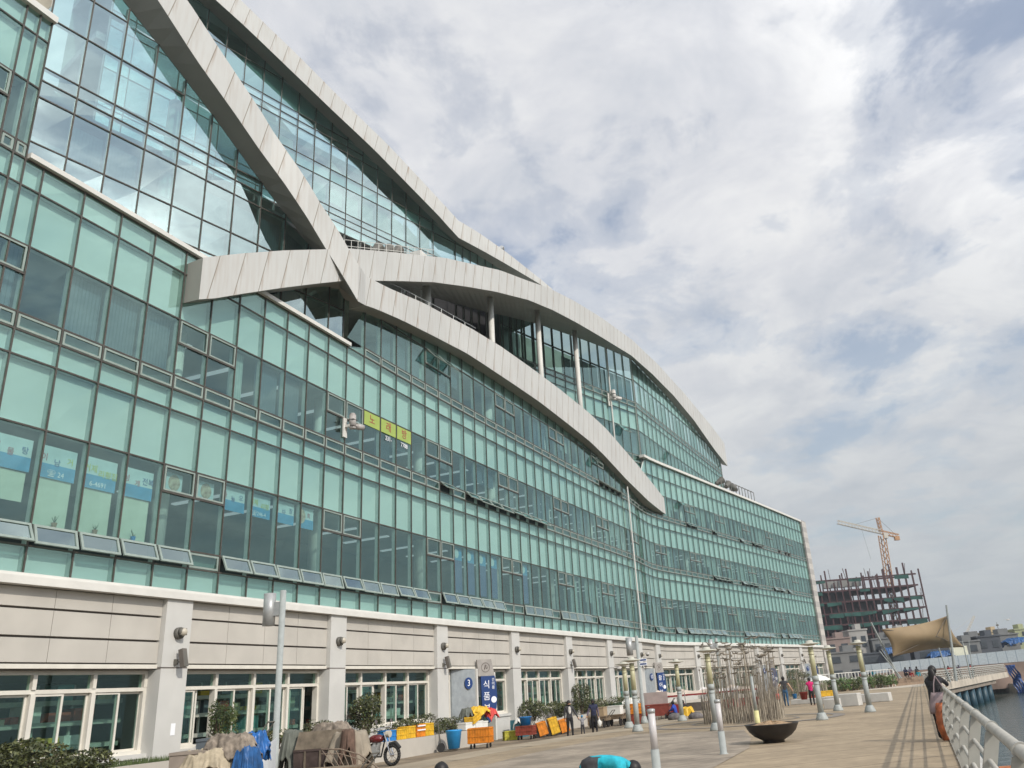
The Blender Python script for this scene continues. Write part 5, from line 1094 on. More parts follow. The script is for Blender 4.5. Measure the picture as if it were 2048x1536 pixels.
handcart(-9.05, 21.4, RZ, 'flat grey lidded box cart behind the blanket', 1.2, .9, 1.50, mat('lid_slate', (.10, .12, .135), .5, .1), R(5))
drape('blue_bundle', 'bright blue plastic bundle beside the steel pole', -8.3, 21.0, -.85, .75, .6, .50, mat('bundle_blue', (.012, .10, .32), .35, .35, 6, bump=.4), 0, 12, .12, skirt=.5)
t = thing('foam_board', 'white curved foam board standing left of the steel pole', 'board', (-9.15, 22.6, RZ), R(20)); mb = MB()
for i in range(8):
    a, b_ = i/8, (i+1)/8; f = lambda q: Vector((q*.75, .18*math.sin(q*3.1), 0)); hh = lambda q: .95+.42*q*q+.2*(1-q)
    mb.hexa([f(a), f(b_), f(b_)+Vector((0, .04, 0)), f(a)+Vector((0, .04, 0)), f(a)+Vector((0, 0, hh(a))), f(b_)+Vector((0, 0, hh(b_))), f(b_)+Vector((0, .04, hh(b_))), f(a)+Vector((0, .04, hh(a)))])
mb.build('board', [mat('foam_white', (.70, .73, .76), .5, .05)], t)
# second cart group
t = handcart(-8.25, 26.0, RZ-.12, 'weathered wooden box cart with open dark front behind the pole', 1.25, 1.0, 1.05, mat('cart_dark_wood', (.07, .05, .045), .85, .3, 4), R(-4))
mb = MB(); mb.hexa([(-.62, -.52, 1.05), (.62, -.52, 1.05), (.62, .3, 1.05), (-.62, .3, 1.05), (-.55, -.40, 1.52), (.62, -.40, 1.52), (.62, .3, 1.5), (-.55, .3, 1.5)]); mb.box((-.3, -.53, .7), (.05, .04, .6)); mb.box((.15, -.53, .7), (.05, .04, .6)); mb.build('wooden_lid', [mat('lid_wood', (.165, .135, .10), .8, .3, 5)], t)
drape('olive_cover', 'olive grey canvas hanging left of the wooden box cart', -9.15, 26.1, RZ, .75, 1.0, 1.42, tarpolive, 0, 15, .06, skirt=1.2)
drape('pale_cover', 'pale folded canvas behind the wooden box cart', -8.3, 27.0, RZ, 1.4, .9, 1.55, tarpgrey, 0, 16, .06, skirt=.6)
drape('tan_tent_cover', 'tan stiff canvas sloping over the cart next to the motorcycle', -7.35, 25.7, RZ, 1.35, 1.2, 1.28, mat('tent_tan', (.29, .25, .195), .75, .2, 3), R(-10), 17, .06, skirt=1.15)
drape('brown_drape', 'dark brown folded blanket over the tan canvas', -7.30, 25.3, RZ, .55, 1.1, 1.34, mat('drape_brown', (.12, .075, .055), .85, .35, 6), R(15), 19, .05, skirt=1.0)
t = thing('metal_rack', 'rusty fan shaped metal rack leaning before the tan canvas', 'rack', (-7.0, 24.6, RZ-.12), R(-10)); mb = MB()
pv = [(-.9, 0, 1.05), (-.3, -.05, 1.02), (.3, -.1, .85), (.85, -.15, .5), (1.15, -.2, .1)]; mb.path(pv, .02, 6); mb.path([(x, y, z-.12) for x, y, z in pv], .014, 6)
for i in range(12): q = i/11; k = q*3.999; j = int(k); a = Vector(pv[j]).lerp(Vector(pv[j+1]), k-j); mb.tube(a, (.1+q*.7, -.15, .0), .012, .012, 5)
mb.build('frame', [mat('rusty_frame', (.22, .17, .13), .7, .3)], t)
t = handcart(-6.7, 21.6, RZ, 'long brown plank topped cart at the bottom edge right of the pole', 1.7, .8, .62, woodm, R(-6)); 
# motorcycle
t = thing('motorcycle', 'black cruiser motorcycle with dark red tank parked by the planter wall', 'motorcycle', (-8.1, 31.2, RZ), R(-14)); t.scale = (1.0, 1.35, 1.12)
chrome = mat('chrome', (.55, .55, .56), .15, .05, 3, 1.0); dred = mat('tank_dark_red', (.14, .012, .015), .25, .1, coat=.6)
for x in (-.68, .72):
    mb = MB(); n = 22
    for i in range(n):
        a, b_ = 2*math.pi*i/n, 2*math.pi*(i+1)/n; mb.tube((x+.27*math.cos(a), 0, .31+.27*math.sin(a)), (x+.27*math.cos(b_), 0, .31+.27*math.sin(b_)), .055, .055, 7)
    w_ = mb.build('wheel', [blackm], t, True); mb = MB()
    for i in range(10): a = 2*math.pi*i/10; mb.tube((x, 0, .31), (x+.24*math.cos(a), 0, .31+.24*math.sin(a)), .008, .008, 4)
    mb.tube((x, -.05, .31), (x, .05, .31), .05, .05, 10); mb.build('rim', [chrome], w_)
mb = MB(); mb.ball((.12, 0, .80), (.30, .15, .13), 0, 14, 8); mb.build('fuel_tank', [dred], t, True)
mb = MB(); mb.ball((-.36, 0, .74), (.30, .14, .08), 0, 12, 8); mb.ball((-.66, 0, .78), (.20, .12, .09), 0, 10, 6); mb.build('seat', [blackm], t, True)
mb = MB(); mb.box((.02, 0, .45), (.34, .22, .28)); mb.tube((.0, 0, .5), (.1, 0, .72), .09, .08, 12); mb.tube((.12, 0, .5), (.24, 0, .68), .08, .07, 12); mb.build('engine', [steel], t)
mb = MB()
for sy in (-.08, .08): mb.tube((.72, sy, .31), (.46, sy, .98), .024, .024, 8)
mb.build('front_fork', [chrome], t); mb = MB(); mb.path([(.38, -.38, 1.06), (.46, -.2, 1.12), (.46, .2, 1.12), (.38, .38, 1.06)], .018, 8); mb.build('handlebar', [chrome], t)
mb = MB(); mb.tube((.5, 0, .92), (.64, 0, .92), .10, .10, 14); mb.build('headlight', [lensm], t); mb = MB(); mb.tube((-.75, -.14, .28), (.15, -.14, .30), .04, .035, 10); mb.build('exhaust_pipe', [chrome], t)
for sy in (-.36, .36): mb = MB(); mb.tube((.42, sy, 1.08), (.40, sy*1.15, 1.26), .008, .008, 5); mb.tube((.40, sy*1.15, 1.30), (.385, sy*1.15, 1.30), .065, .065, 14); mb.build('mirror', [chrome], t)
for pf_ in ([(.62, 0, .62), (.85, 0, .66), (1.02, 0, .5)], [(-.4, 0, .62), (-.75, 0, .68), (-1.0, 0, .5)]): mb = MB(); mb.path(pf_, .055, 8); mb.build('fender', [blackm], t)
for sy in (-.18, .18): mb = MB(); mb.box((-.62, sy, .55), (.42, .12, .28)); mb.build('saddlebag', [blackm], t)
mb = MB(); mb.path([(-.5, 0, .55), (0, 0, .66), (.42, 0, .88)], .03, 6); mb.path([(-.3, 0, .3), (.3, 0, .28), (.45, 0, .8)], .025, 6); mb.path([(-.05, .14, .3), (-.2, .3, 0)], .015, 5); mb.build('frame', [blackm], t)
# blue barrel on a hand truck, wheeled orange crate
t = thing('blue_tub', 'round blue tub standing on a hand truck left of the orange wheeled crate', 'tub', (-6.35, 37.6, RZ+.10), 0); mb = MB(); mb.lathe([(.24, 0), (.33, .66), (.35, .68), (.35, .72), (.30, .72), (.22, .06)], n=22); mb.build('tub', [mat('tub_blue', (.03, .30, .68), .4, .08)], t, True)
t = thing('hand_truck', 'black hand truck holding the round blue tub', 'hand truck', (-6.8, 37.7, RZ), R(10)); mb = MB(); mb.path([(-.1, -.2, .1), (-.25, -.2, 1.2), (-.45, 0, 1.45), (-.25, .2, 1.2), (-.1, .2, .1)], .02, 6); mb.box((.25, 0, .06), (.7, .5, .03)); mb.build('frame', [gm], t)
for sy in (-.28, .28): mb = MB(); wheel(mb, (-.12, sy, .17), .17, .07, (0, 1, 0)); mb.build('wheel', [blackm], t)
def wheeled(x, y, lab, m_, lx=.95, ly=.6, h=.62, rz=0):
    t = thing('wheeled_crate', lab, 'crate trolley', (x, y, RZ), rz, 'plastic crates on castors'); mb = crate_mb(lx, ly, h); mb.v = [(a, b, c+.20) for a, b, c in mb.v]; mb.build('crate_body', [m_], t)
    for sx in (-1, 1):
        for sy in (-1, 1): mb = MB(); wheel(mb, (sx*lx*.38, sy*ly*.38, .085), .085, .05); mb.tube((sx*lx*.38, sy*ly*.38, .1), (sx*lx*.38, sy*ly*.38, .2), .02); mb.build('castor', [blackm], t)
    return t
wheeled(-5.3, 38.2, 'large orange wheeled crate standing alone on the pavement', orange, rz=R(-10))
p = S1(38.8, 1.1, -1.12)
fw_ = mat('foam_box_white', (.74, .74, .70), .6, .04)
for s, o_, z, d, lab in ((38.2, .95, -1.1, (.9, .5, .28), 'white foam box left of the yellow sheet'), (39.0, 1.0, -1.1, (.7, .5, .30), 'white foam box under the yellow crate'), (39.7, 1.0, -1.1, (.5, .4, .26), 'small white foam box near the entrance')):
    q = S1(s, o_, z); mb = MB(); mb.box((0, 0, d[2]/2), d); mb.box((0, 0, d[2]), (d[0]+.03, d[1]+.03, .06)); o = mb.build('foam_box', [fw_]); o.location = q; o.rotation_euler = (0, 0, FA); tag(o, lab, 'foam box', 'white foam boxes')
q = S1(38.75, 1.05, -.78); crate(q.x, q.y, q.z, 'tilted yellow crate on white foam boxes by the entrance', yellow, .7, .45, .32, FA, R(0)).rotation_euler = (0, R(-18), FA)
for s, o_, z, lx, ly, h, m_, lab, sd_ in ((39.6, .9, -.82, 1.5, .9, .62, yellow, 'bright yellow sheet heaped by entrance three', 31), (40.5, .95, -.82, .9, .8, .50, mat('sheet_red', (.55, .05, .04), .4, .2), 'red sheet under the yellow one by entrance three', 32), (38.7, .75, -.75, .7, .6, .5, tarpolive, 'dark green sheet left of the yellow heap', 33)):
    q = S1(s, o_, z); drape('plastic_sheet', lab, q.x, q.y, q.z, lx, ly, h, m_, FA, sd_, .08, skirt=.4)
mb = MB(); mb.box((0, 0, .42), (.75, .7, .84)); o = mb.build('teal_box', [mat('teal_board', (.045, .16, .20), .6, .15)]); q = S1(44.0, .9, RZ); o.location = q; o.rotation_euler = (0, 0, FA); tag(o, 'dull teal box standing right of entrance three', 'box'); o.location.z = RZ
q = S1(43.8, .98, RZ+.6); drape('white_cloth', 'white cloth laid on the teal box', q.x, q.y, q.z, .55, .6, .28, fw_, FA, 40, .03, skirt=.3, cat='cloth')
mb = MB(); mb.box((0, 0, .3), (.9, .5, .6)); o = mb.build('concrete_block', [concr]); q = S1(45.3, 1.3, RZ); o.location = q; o.rotation_euler = (0, 0, FA); tag(o, 'small pale concrete block right of the teal box', 'block')
wheeled(-3.75, 42.9, 'red brown wheeled crate under a blue basin', redp, .85, .55, .42, R(-15)); 
t = thing('basin', 'blue basin on top of the red brown wheeled crate', 'basin', (-3.75, 42.9, RZ+.64)); mb = MB(); mb.lathe([(.24, 0), (.29, .34), (.31, .35), (.31, .38), (.26, .38), (.2, .04)], n=20); mb.build('basin', [mat('basin_blue', (.02, .19, .50), .4)], t, True)
crate(-4.6, 43.6, RZ, 'yellow green crate behind the red brown wheeled crate', mat('crate_lime', (.45, .42, .05), .5), rz=R(20))
for i, (x, y, m_, lab) in enumerate(((-3.0, 43.8, orange, 'orange crate on its hand truck nearest the blue basin'), (-2.45, 44.6, yellow, 'tall amber crate stack leaning on a hand truck'), (-2.0, 45.6, orange, 'orange crate leaning behind the woman in black'))):
    t = thing('hand_truck', lab.replace('crate', 'crate truck') if False else ['hand truck under the orange crate nearest the blue basin', 'hand truck carrying the tall amber crate', 'hand truck behind the woman in black'][i], 'hand truck', (x-.25, y, RZ), R(15), 'black hand trucks'); mb = MB(); mb.path([(.05, -.22, .08), (-.35, -.22, 1.15), (-.45, 0, 1.3), (-.35, .22, 1.15), (.05, .22, .08)], .02, 6); mb.box((.2, 0, .05), (.4, .44, .03)); mb.build('frame', [gm], t)
    for sy in (-.27, .27): mb = MB(); wheel(mb, (-.05, sy, .16), .16, .06, (0, 1, 0)); mb.build('wheel', [blackm], t)
    o = crate(x+.02, y, RZ+.10, lab, m_, .42, .55, .62+.15*(i == 1), R(15)); o.rotation_euler = (0, R(-14), R(15))
# carts behind the walking women
cb = mat('cardboard', (.36, .27, .17), .8, .1)
for x, y, m_, lab, bx_ in ((-.2, 50.2, woodm, 'dark wooden handcart behind the second woman', cb), (.75, 51.2, woodm, 'dark handcart stacked with white foam boxes', fw_), (1.9, 52.6, redp, 'red brown handcart left of the lamp pair', orange)):
    handcart(x, y, RZ, lab, 1.1, .8, .62, m_, R(-20), wr=.24)
    mb = MB(); mb.box((0, 0, .22), (.8, .6, .44)); mb.box((0, 0, .44), (.84, .64, .05)); o = mb.build('stacked_box', [bx_]); o.location = (x, y, RZ+.62); o.rotation_euler = (0, 0, R(-20)); tag(o, {0: 'cardboard box', 1: 'white foam box', 2: 'orange box'}[[-.2, .75, 1.9].index(x)]+' on the '+lab, 'box')
crate(-.6, 52.2, -1.12+.0, 'green crate on the planter behind the second woman', mat('crate_green', (.01, .10, .06), .5), 1.1, .5, .42, R(60)); q = S1(58.5, 1.0, -1.1); bpy.context.view_layer.update()
for o in [o for o in COL.objects if o.get('label') == 'green crate on the planter behind the second woman']: o.location = q
q = S1(60.6, 1.4, RZ+.7); drape('white_sheet', 'white sheet spread over boxes left of the lamp pair', q.x, q.y, q.z, 1.5, 1.2, .55, fw_, FA, 50, .06, skirt=.5)
# red wagon and covered stalls
t = handcart(3.3, 53.2, RZ, 'red brown wagon in front of the second entrance', 1.5, .9, .95, mat('wagon_red', (.23, .05, .035), .6, .15), R(-12), wr=.2); mb = MB(); mb.box((-.2, .4, 1.25), (1.7, .05, .75)); mb.build('back_board', [mat('board_pale', (.38, .33, .31), .6, .1)], t)
crate(1.9, 51.4, RZ+.55, 'orange crate right beside the lamp pair', orange, .9, .5, .4, R(-12)); crate(1.9, 51.4, RZ, 'dark lower crate right beside the lamp pair', redp, .9, .5, .5, R(-12))
stallred = mat('stall_red', (.30, .035, .035), .6, .2); canv = mat('stall_canvas', (.62, .52, .44), .7, .12, 2)
for i, (x, y, w_, m_, lab) in enumerate(((4.4, 56.4, 1.7, canv, 'left market stall under a beige sagging cover'), (6.0, 57.6, 1.9, canv, 'second market stall with beige cover and dark goods'), (7.9, 58.8, 2.3, mat('stall_white', (.72, .68, .66), .6, .08), 'market stall under a white cover with red lining'), (9.9, 61.0, 1.9, canv, 'right market stall next to the pole sculpture'))):
    t = thing('market_stall', lab, 'stall', (x, y, RZ), R(-18), 'covered stalls by the second entrance')
    for sx in (-1, 1):
        for sy in (-1, 1): mb = MB(); mb.tube((sx*w_/2, sy*.55, 0), (sx*w_/2, sy*.55, 1.45), .03, .03, 6); mb.build('post', [steel], t)
    mb = MB(); mb.box((0, 0, .55), (w_-.1, 1.0, .5)); mb.build('counter', [stallred if i != 1 else brown], t); n = 10; mb = MB()
    for k in range(n):
        a, b_ = k/n, (k+1)/n; zz = lambda q: 1.72-.16*math.sin(q*math.pi)-.1*q; 
        mb.quad((-w_/2*1.1+w_*1.1*a, -.75, zz(a)-.30-.05*math.sin(a*9)), (-w_/2*1.1+w_*1.1*b_, -.75, zz(b_)-.30-.05*math.sin(b_*9)), (-w_/2*1.1+w_*1.1*b_, .6, zz(b_)), (-w_/2*1.1+w_*1.1*a, .6, zz(a)))
    mb.build('cover', [m_], t, True); mb = MB(); mb.box((0, -.76, 1.30), (w_*1.08, .02, .10)); mb.build('red_trim', [stallred], t)
q = (5.1, 52.6, RZ); drape('yellow_oilcloth', 'bright yellow oilcloth heap beside the seated worker', 5.0, 51.9, RZ, .9, .8, .62, yellow, 0, 60, .08, skirt=.6, cat='cloth')
# ------------------------------------------------------------------ people
def person(lab, loc, rz, H, over=None, shirt=None, pants=None, shoes=None, sleeve=None, hairlen=0, hairm=None, cat='person', group=None, bulk=1.0, eyes=False):
    J = dict(pel=(0, 0, .525), spi=(0, .005, .63), che=(0, 0, .75), nek=(0, 0, .845), hd=(0, .012, .895), cr=(0, .012, .955),
             shL=(-.105, 0, .805), elL=(-.135, -.01, .635), wrL=(-.14, .03, .50), haL=(-.14, .045, .46), shR=(.105, 0, .805), elR=(.135, -.01, .635), wrR=(.14, .03, .50), haR=(.14, .045, .46),
             hiL=(-.052, 0, .50), knL=(-.055, .012, .28), anL=(-.055, -.01, .045), toL=(-.058, .07, .018), hiR=(.052, 0, .50), knR=(.055, .012, .28), anR=(.055, -.01, .045), toR=(.058, .07, .018))
    if over: J.update(over)
    Rr = dict(pel=.085, spi=.075, che=.088, nek=.034, hd=.052, cr=.040, shL=.042, elL=.029, wrL=.019, haL=.020, shR=.042, elR=.029, wrR=.019, haR=.020, hiL=.062, knL=.040, anL=.027, toL=.022, hiR=.062, knR=.040, anR=.027, toR=.022)
    B = [('pel', 'spi', 't'), ('spi', 'che', 't'), ('che', 'nek', 't'), ('nek', 'hd', 's'), ('hd', 'cr', 's')]
    for q in 'LR': B += [('che', 'sh'+q, 't'), ('sh'+q, 'el'+q, 'a'), ('el'+q, 'wr'+q, 'a'), ('wr'+q, 'ha'+q, 's'), ('pel', 'hi'+q, 'p'), ('hi'+q, 'kn'+q, 'p'), ('kn'+q, 'an'+q, 'p'), ('an'+q, 'to'+q, 'f')]
    for q in 'LR':
        h = Vector(J['ha'+q]); w0 = Vector(J['wr'+q]); d = (h-w0).normalized(); sx = -1 if q == 'L' else 1
        side = d.cross(Vector((sx, 0, 0.01))).normalized()
        for k in range(5):
            n_ = 'f%d%s' % (k, q); off = side*(-.018+.009*k) if k else side*-.026+Vector((-sx*.004, 0, 0)); ln = (.022, .040, .045, .042, .034)[k]
            J[n_] = tuple(h+off+d*ln+Vector((-sx*.010, 0, 0))); Rr[n_] = .0052; B.append(('ha'+q, n_, 's'))
    names = list(J); me = bpy.data.meshes.new('p'); me.from_pydata([Vector(J[n_])*H for n_ in names], [(names.index(a), names.index(b)) for a, b, _ in B], [])
    o = bpy.data.objects.new('p', me); COL.objects.link(o); m_ = o.modifiers.new('s', 'SKIN'); m_.use_smooth_shade = True
    for i, n_ in enumerate(names):
        r_ = Rr[n_]*H; b_ = bulk if n_ in ('pel', 'spi', 'che', 'hiL', 'hiR', 'shL', 'shR') else 1
        v = me.skin_vertices[0].data[i]; v.radius = (r_*b_*(1.12 if n_ in ('che', 'pel') else 1), r_*b_*(.8 if n_ in ('che', 'spi') else 1)); v.use_root = n_ == 'pel'
    ss = o.modifiers.new('u', 'SUBSURF'); ss.levels = 1; ss.render_levels = 1
    dg = bpy.context.evaluated_depsgraph_get(); nm = bpy.data.meshes.new_from_object(o.evaluated_get(dg)); bpy.data.objects.remove(o)
    nm.materials.clear(); M_ = [skin, shirt, sleeve or shirt, pants, shoes or blackm]
    for q in M_: nm.materials.append(q)
    idx = {'s': 0, 't': 1, 'a': 2, 'p': 3, 'f': 4}; seg = [(Vector(J[a])*H, Vector(J[b])*H, idx[k], Rr[a]) for a, b, k in B]
    for p in nm.polygons:
        c = p.center; best = 1e9; bi_ = 0
        for a, b_, k, r_ in seg:
            d = b_-a; t_ = max(0, min(1, (c-a).dot(d)/max(d.length_squared, 1e-9))); ds = (c-(a+d*t_)).length-r_*H*.6
            if ds < best: best = ds; bi_ = k
        p.material_index = bi_; p.use_smooth = True
    root = thing('person', lab, cat, loc, rz, group); bo = bpy.data.objects.new('body', nm); COL.objects.link(bo); bo.parent = root
    hm = hairm or hair; hc = (Vector(J['hd'])+Vector(J['cr']))*.5*H; mb = MB(); r0_ = .060*H
    mb.ball((hc.x, hc.y-.010*H, hc.z+.008*H), (r0_, r0_*1.08, r0_*1.12), 0, 14, 9, .03)
    if hairlen: mb.ball((hc.x, hc.y-.028*H-hairlen*.12*H, hc.z-hairlen*H*.46), (r0_*1.0, r0_*.72, hairlen*H*.62), 0, 14, 9, .03)
    ho = mb.build('hair', [hm], root, True)
    if eyes:
        for sx in (-1, 1): mb = MB(); mb.ball((hc.x+sx*.018*H, hc.y+.052*H, hc.z-.008*H), .006*H, 0, 8, 5); mb.build('eye', [blackm], root)
        mb = MB(); mb.tube((hc.x, hc.y+.05*H, hc.z-.004*H), (hc.x, hc.y+.066*H, hc.z-.022*H), .005*H, .008*H, 6); mb.build('nose', [skin], root)
    return root
def pm_(n, c, **k): return mat(n, c, .8, .28, 9, bump=1.0, **k)
blk = pm_('cloth_black', (.014, .014, .017)); chk = pm_('cloth_charcoal', (.045, .045, .050)); jeans = pm_('denim_blue', (.03, .10, .20)); pink = pm_('cloth_pink', (.62, .02, .16)); whitec = pm_('cloth_white', (.55, .53, .50)); navyc = pm_('cloth_navy', (.02, .025, .06)); royal = pm_('cloth_royal_blue', (.02, .06, .36)); turq = pm_('cloth_turquoise', (.02, .38, .48)); purplec = pm_('cloth_purple', (.12, .10, .14)); redc = pm_('cloth_red', (.35, .03, .03)); shoe_o = pm_('shoe_orange', (.6, .15, .08)); greyc = pm_('cloth_grey', (.25, .25, .27))
# woman leaning on the railing, seen from behind
wy = 21.1; wx = .472+.364*wy-.22
person('long haired woman in black leaning on the quay railing', (wx, wy, PZ), R(-42), 1.66, dict(pel=(-.01, -.05, .52), spi=(0, -.02, .63), che=(0, .03, .745), nek=(0, .06, .835), hd=(0, .075, .885), cr=(0, .085, .945), shL=(-.105, .04, .80), elL=(-.13, .15, .72), wrL=(-.07, .25, .705), haL=(-.04, .28, .70), shR=(.105, .04, .80), elR=(.14, .15, .72), wrR=(.10, .26, .705), haR=(.08, .29, .70), hiL=(-.052, -.05, .50), hiR=(.045, -.05, .50), knL=(-.045, -.02, .28), knR=(.045, -.04, .28), anR=(.03, -.07, .045), toR=(.035, .005, .018)), blk, blk, blackm, blk, .26)
t = thing('shoulder_bag', 'large greyish pink leather shoulder bag hanging behind the woman', 'bag', (wx+.02, wy-.32, PZ+.58), R(-8)); t.scale = (1.12, 1.1, 1.05); mb = MB(); pf = []
for j in range(9):
    f = j/8; z = .42*f; w_ = .30-.10*f+.03*math.sin(f*3.1); d_ = .11*(1-f*.6)
    for i in range(16): a = 2*math.pi*i/16; pf.append((w_*math.cos(a)*(1+.03*math.sin(5*a)), d_*math.sin(a), z+.03*math.cos(a*2)*(f > .8)))
mb.add(pf, [(j*16+i, j*16+(i+1) % 16, (j+1)*16+(i+1) % 16, (j+1)*16+i) for j in range(8) for i in range(16)]+[tuple(range(16))[::-1], tuple(range(128, 144))]); mb.build('bag_body', [mat('bag_leather', (.25, .19, .195), .35, .15, 6)], t, True)
mb = MB(); mb.path([(-.15, 0, .4), (-.10, .05, .62), (-.03, .12, .78), (.04, .10, .62), (.12, 0, .4)], .012, 6); mb.build('strap', [MATS['bag_leather']], t)
t = thing('orange_bag', 'long rust orange plastic bag beside the leaning woman', 'bag', (wx-.13, wy-.5, PZ), 0); mb = MB(); pf = []; rr = random.Random(8)
for j in range(11):
    f = j/10; z = .02+.80*f; w_ = (.10+.075*math.sin(min(1, f*1.2)*math.pi*.9))*(1 if f < .95 else .7)
    for i in range(14): a = 2*math.pi*i/14; k = 1+rr.uniform(-.10, .10); pf.append((w_*math.cos(a)*k, w_*.8*math.sin(a)*k, z))
mb.add(pf, [(j*14+i, j*14+(i+1) % 14, (j+1)*14+(i+1) % 14, (j+1)*14+i) for j in range(10) for i in range(14)]+[tuple(range(14))[::-1], tuple(range(140, 154))]); mb.build('sack', [mat('sack_orange', (.30, .085, .03), .35, .45, 6)], t, True)
# two women and a child
walkL = dict(knL=(-.055, .05, .285), anL=(-.055, .07, .05), toL=(-.058, .15, .03), knR=(.055, -.005, .28), anR=(.055, -.09, .06), toR=(.058, -.02, .02))
hd_ = R(198)
person('woman in dark open jacket over white top walking with a child', (-1.55, 41.2, RZ), hd_, 1.62, dict(walkL, elL=(-.17, .02, .65), wrL=(-.23, .07, .53), haL=(-.25, .09, .49)), chk, blk, blackm, chk, .08, eyes=True, bulk=1.08)
mb = MB(); mb.ball((0, 0, 0), (.07, .03, .17), 0, 10, 8); o = mb.build('white_shirt_front', [whitec]); par_ = [q for q in COL.objects if q.get('label', '').startswith('woman in dark open')][0]; o.parent = par_; o.location = (0, .115, 1.18)
person('small child in striped top and blue cap between two women', (-.98, 41.7, RZ), hd_, .92, dict(walkL, elL=(-.16, .0, .78), wrL=(-.22, .0, .86), haL=(-.24, 0, .90), elR=(.16, 0, .78), wrR=(.22, 0, .86), haR=(.24, 0, .90)), greyc, chk, blackm, greyc, 0, pm_('cap_blue', (.03, .22, .42)), eyes=True)
person('older woman in navy vest with white bag holding the child', (-.42, 42.6, RZ), R(185), 1.58, dict(walkL, elR=(.16, 0, .65), wrR=(.21, .03, .54), haR=(.23, .05, .50)), navyc, blk, blackm, purplec, .02, eyes=True, bulk=1.12)
t = thing('plastic_bag', 'white plastic bag in the hand of the woman in navy vest', 'bag', (-.18, 42.45, RZ+.32)); mb = MB(); mb.ball((0, 0, .16), (.10, .07, .17), 0, 10, 7, .08); mb.tube((0, 0, .3), (0, 0, .42), .03, .015, 6); mb.build('bag', [fw_], t, True)
# man in black seen from behind, woman in pink
person('man in black T-shirt and blue jeans walking away with both hands full', (11.37, 54.6, PZ), R(-15), 1.76, dict(walkL, elL=(-.19, 0, .66), wrL=(-.24, .02, .53), haL=(-.26, .03, .49), elR=(.19, 0, .66), wrR=(.25, .02, .54), haR=(.27, .03, .50)), chk, jeans, blackm, skin, 0)
for dx, m_, lab in ((-.50, mat('bag_red', (.55, .10, .08), .5, .2), 'red carrier bag in the left hand of the man in black'), (.56, bluecan, 'blue bucket in the right hand of the man in black')):
    t = thing('carried_bag' if dx < 0 else 'bucket', lab, 'bag' if dx < 0 else 'bucket', (11.37+dx, 54.6, PZ+.42)); mb = MB(); mb.lathe([(.10, 0), (.15, .24), (.15, .27), (.03, .42)] if dx < 0 else [(.11, 0), (.14, .26), (.15, .27), (.12, .24)], n=14); mb.build('container', [m_], t, True); mb = MB(); mb.path([(-.12, 0, .26), (0, 0, .45), (.12, 0, .26)], .008, 5); mb.build('handle', [gm], t)
person('woman in bright pink jacket carrying a red basket', (12.35, 52.0, PZ), R(-10), 1.56, dict(walkL, elL=(-.17, .02, .66), wrL=(-.22, .06, .54), haL=(-.23, .08, .50)), pink, blk, shoe_o, whitec, .03)
t = thing('red_basket', 'dark red plastic basket carried by the woman in pink', 'basket', (11.9, 52.0, PZ+.38)); mb = MB(); mb.lathe([(.17, 0), (.24, .38), (.26, .39), (.26, .42), (.22, .42), (.16, .05)], n=16); mb.build('basket', [mat('basket_red', (.22, .03, .025), .5, .2)], t, True); mb = MB(); mb.path([(-.2, 0, .4), (0, 0, .62), (.2, 0, .4)], .012, 5); mb.build('handle', [gm], t)
# seated workers by the stalls
sitp = dict(pel=(0, 0, .20), spi=(0, .02, .30), che=(0, .05, .42), nek=(0, .08, .51), hd=(0, .10, .56), cr=(0, .11, .62), shL=(-.105, .06, .47), elL=(-.13, .14, .36), wrL=(-.08, .24, .33), haL=(-.06, .27, .32), shR=(.105, .06, .47), elR=(.13, .14, .36), wrR=(.08, .24, .33), haR=(.06, .27, .32), hiL=(-.06, .01, .19), knL=(-.08, .22, .26), anL=(-.08, .24, .04), toL=(-.08, .31, .02), hiR=(.06, .01, .19), knR=(.08, .22, .26), anR=(.08, .24, .04), toR=(.08, .31, .02))
person('crouching worker in royal blue jacket by the red wagon', (4.35, 52.4, RZ), R(60), 1.62, sitp, royal, navyc, blackm, royal, 0, bulk=1.2)
person('crouching worker in black top behind the yellow oilcloth', (4.9, 52.8, RZ), R(20), 1.62, sitp, blk, yellow, blackm, blk, 0, bulk=1.1)
# foreground figures cut by the bottom edge
person('bending person in turquoise shirt at the bottom edge', (-.22, 11.1, PZ), R(-80), 1.55, dict(pel=(0, -.02, .50), spi=(0, .09, .535), che=(0, .21, .53), nek=(0, .30, .49), hd=(0, .345, .46), cr=(0, .39, .425), shL=(-.11, .23, .51), shR=(.11, .23, .51), elL=(-.13, .26, .36), elR=(.13, .26, .36), wrL=(-.10, .33, .24), haL=(-.09, .35, .20), wrR=(.10, .33, .24), haR=(.09, .35, .20)), turq, chk, blackm, turq, 0, bulk=1.35)
person('dark haired person sitting low at the bottom edge, only hair showing', (-2.12, 12.1, PZ-.10), R(150), 1.60, dict(sitp, cr=(0, .11, .585), hd=(0, .10, .53)), blk, blk, blackm, blk, 0)
person('person in checked shirt reaching to the handrail at the right edge', (2.42, 4.35, PZ), R(2), 1.68, dict(shL=(-.10, .02, .79), elL=(-.11, .12, .69), wrL=(-.03, .27, .665), haL=(-.02, .30, .665)), stripemat('checked_shirt', (.10, .10, .16), (.35, .35, .40), 0, .02, .4, .8, dirv=0), jeans, blackm, None, 0)
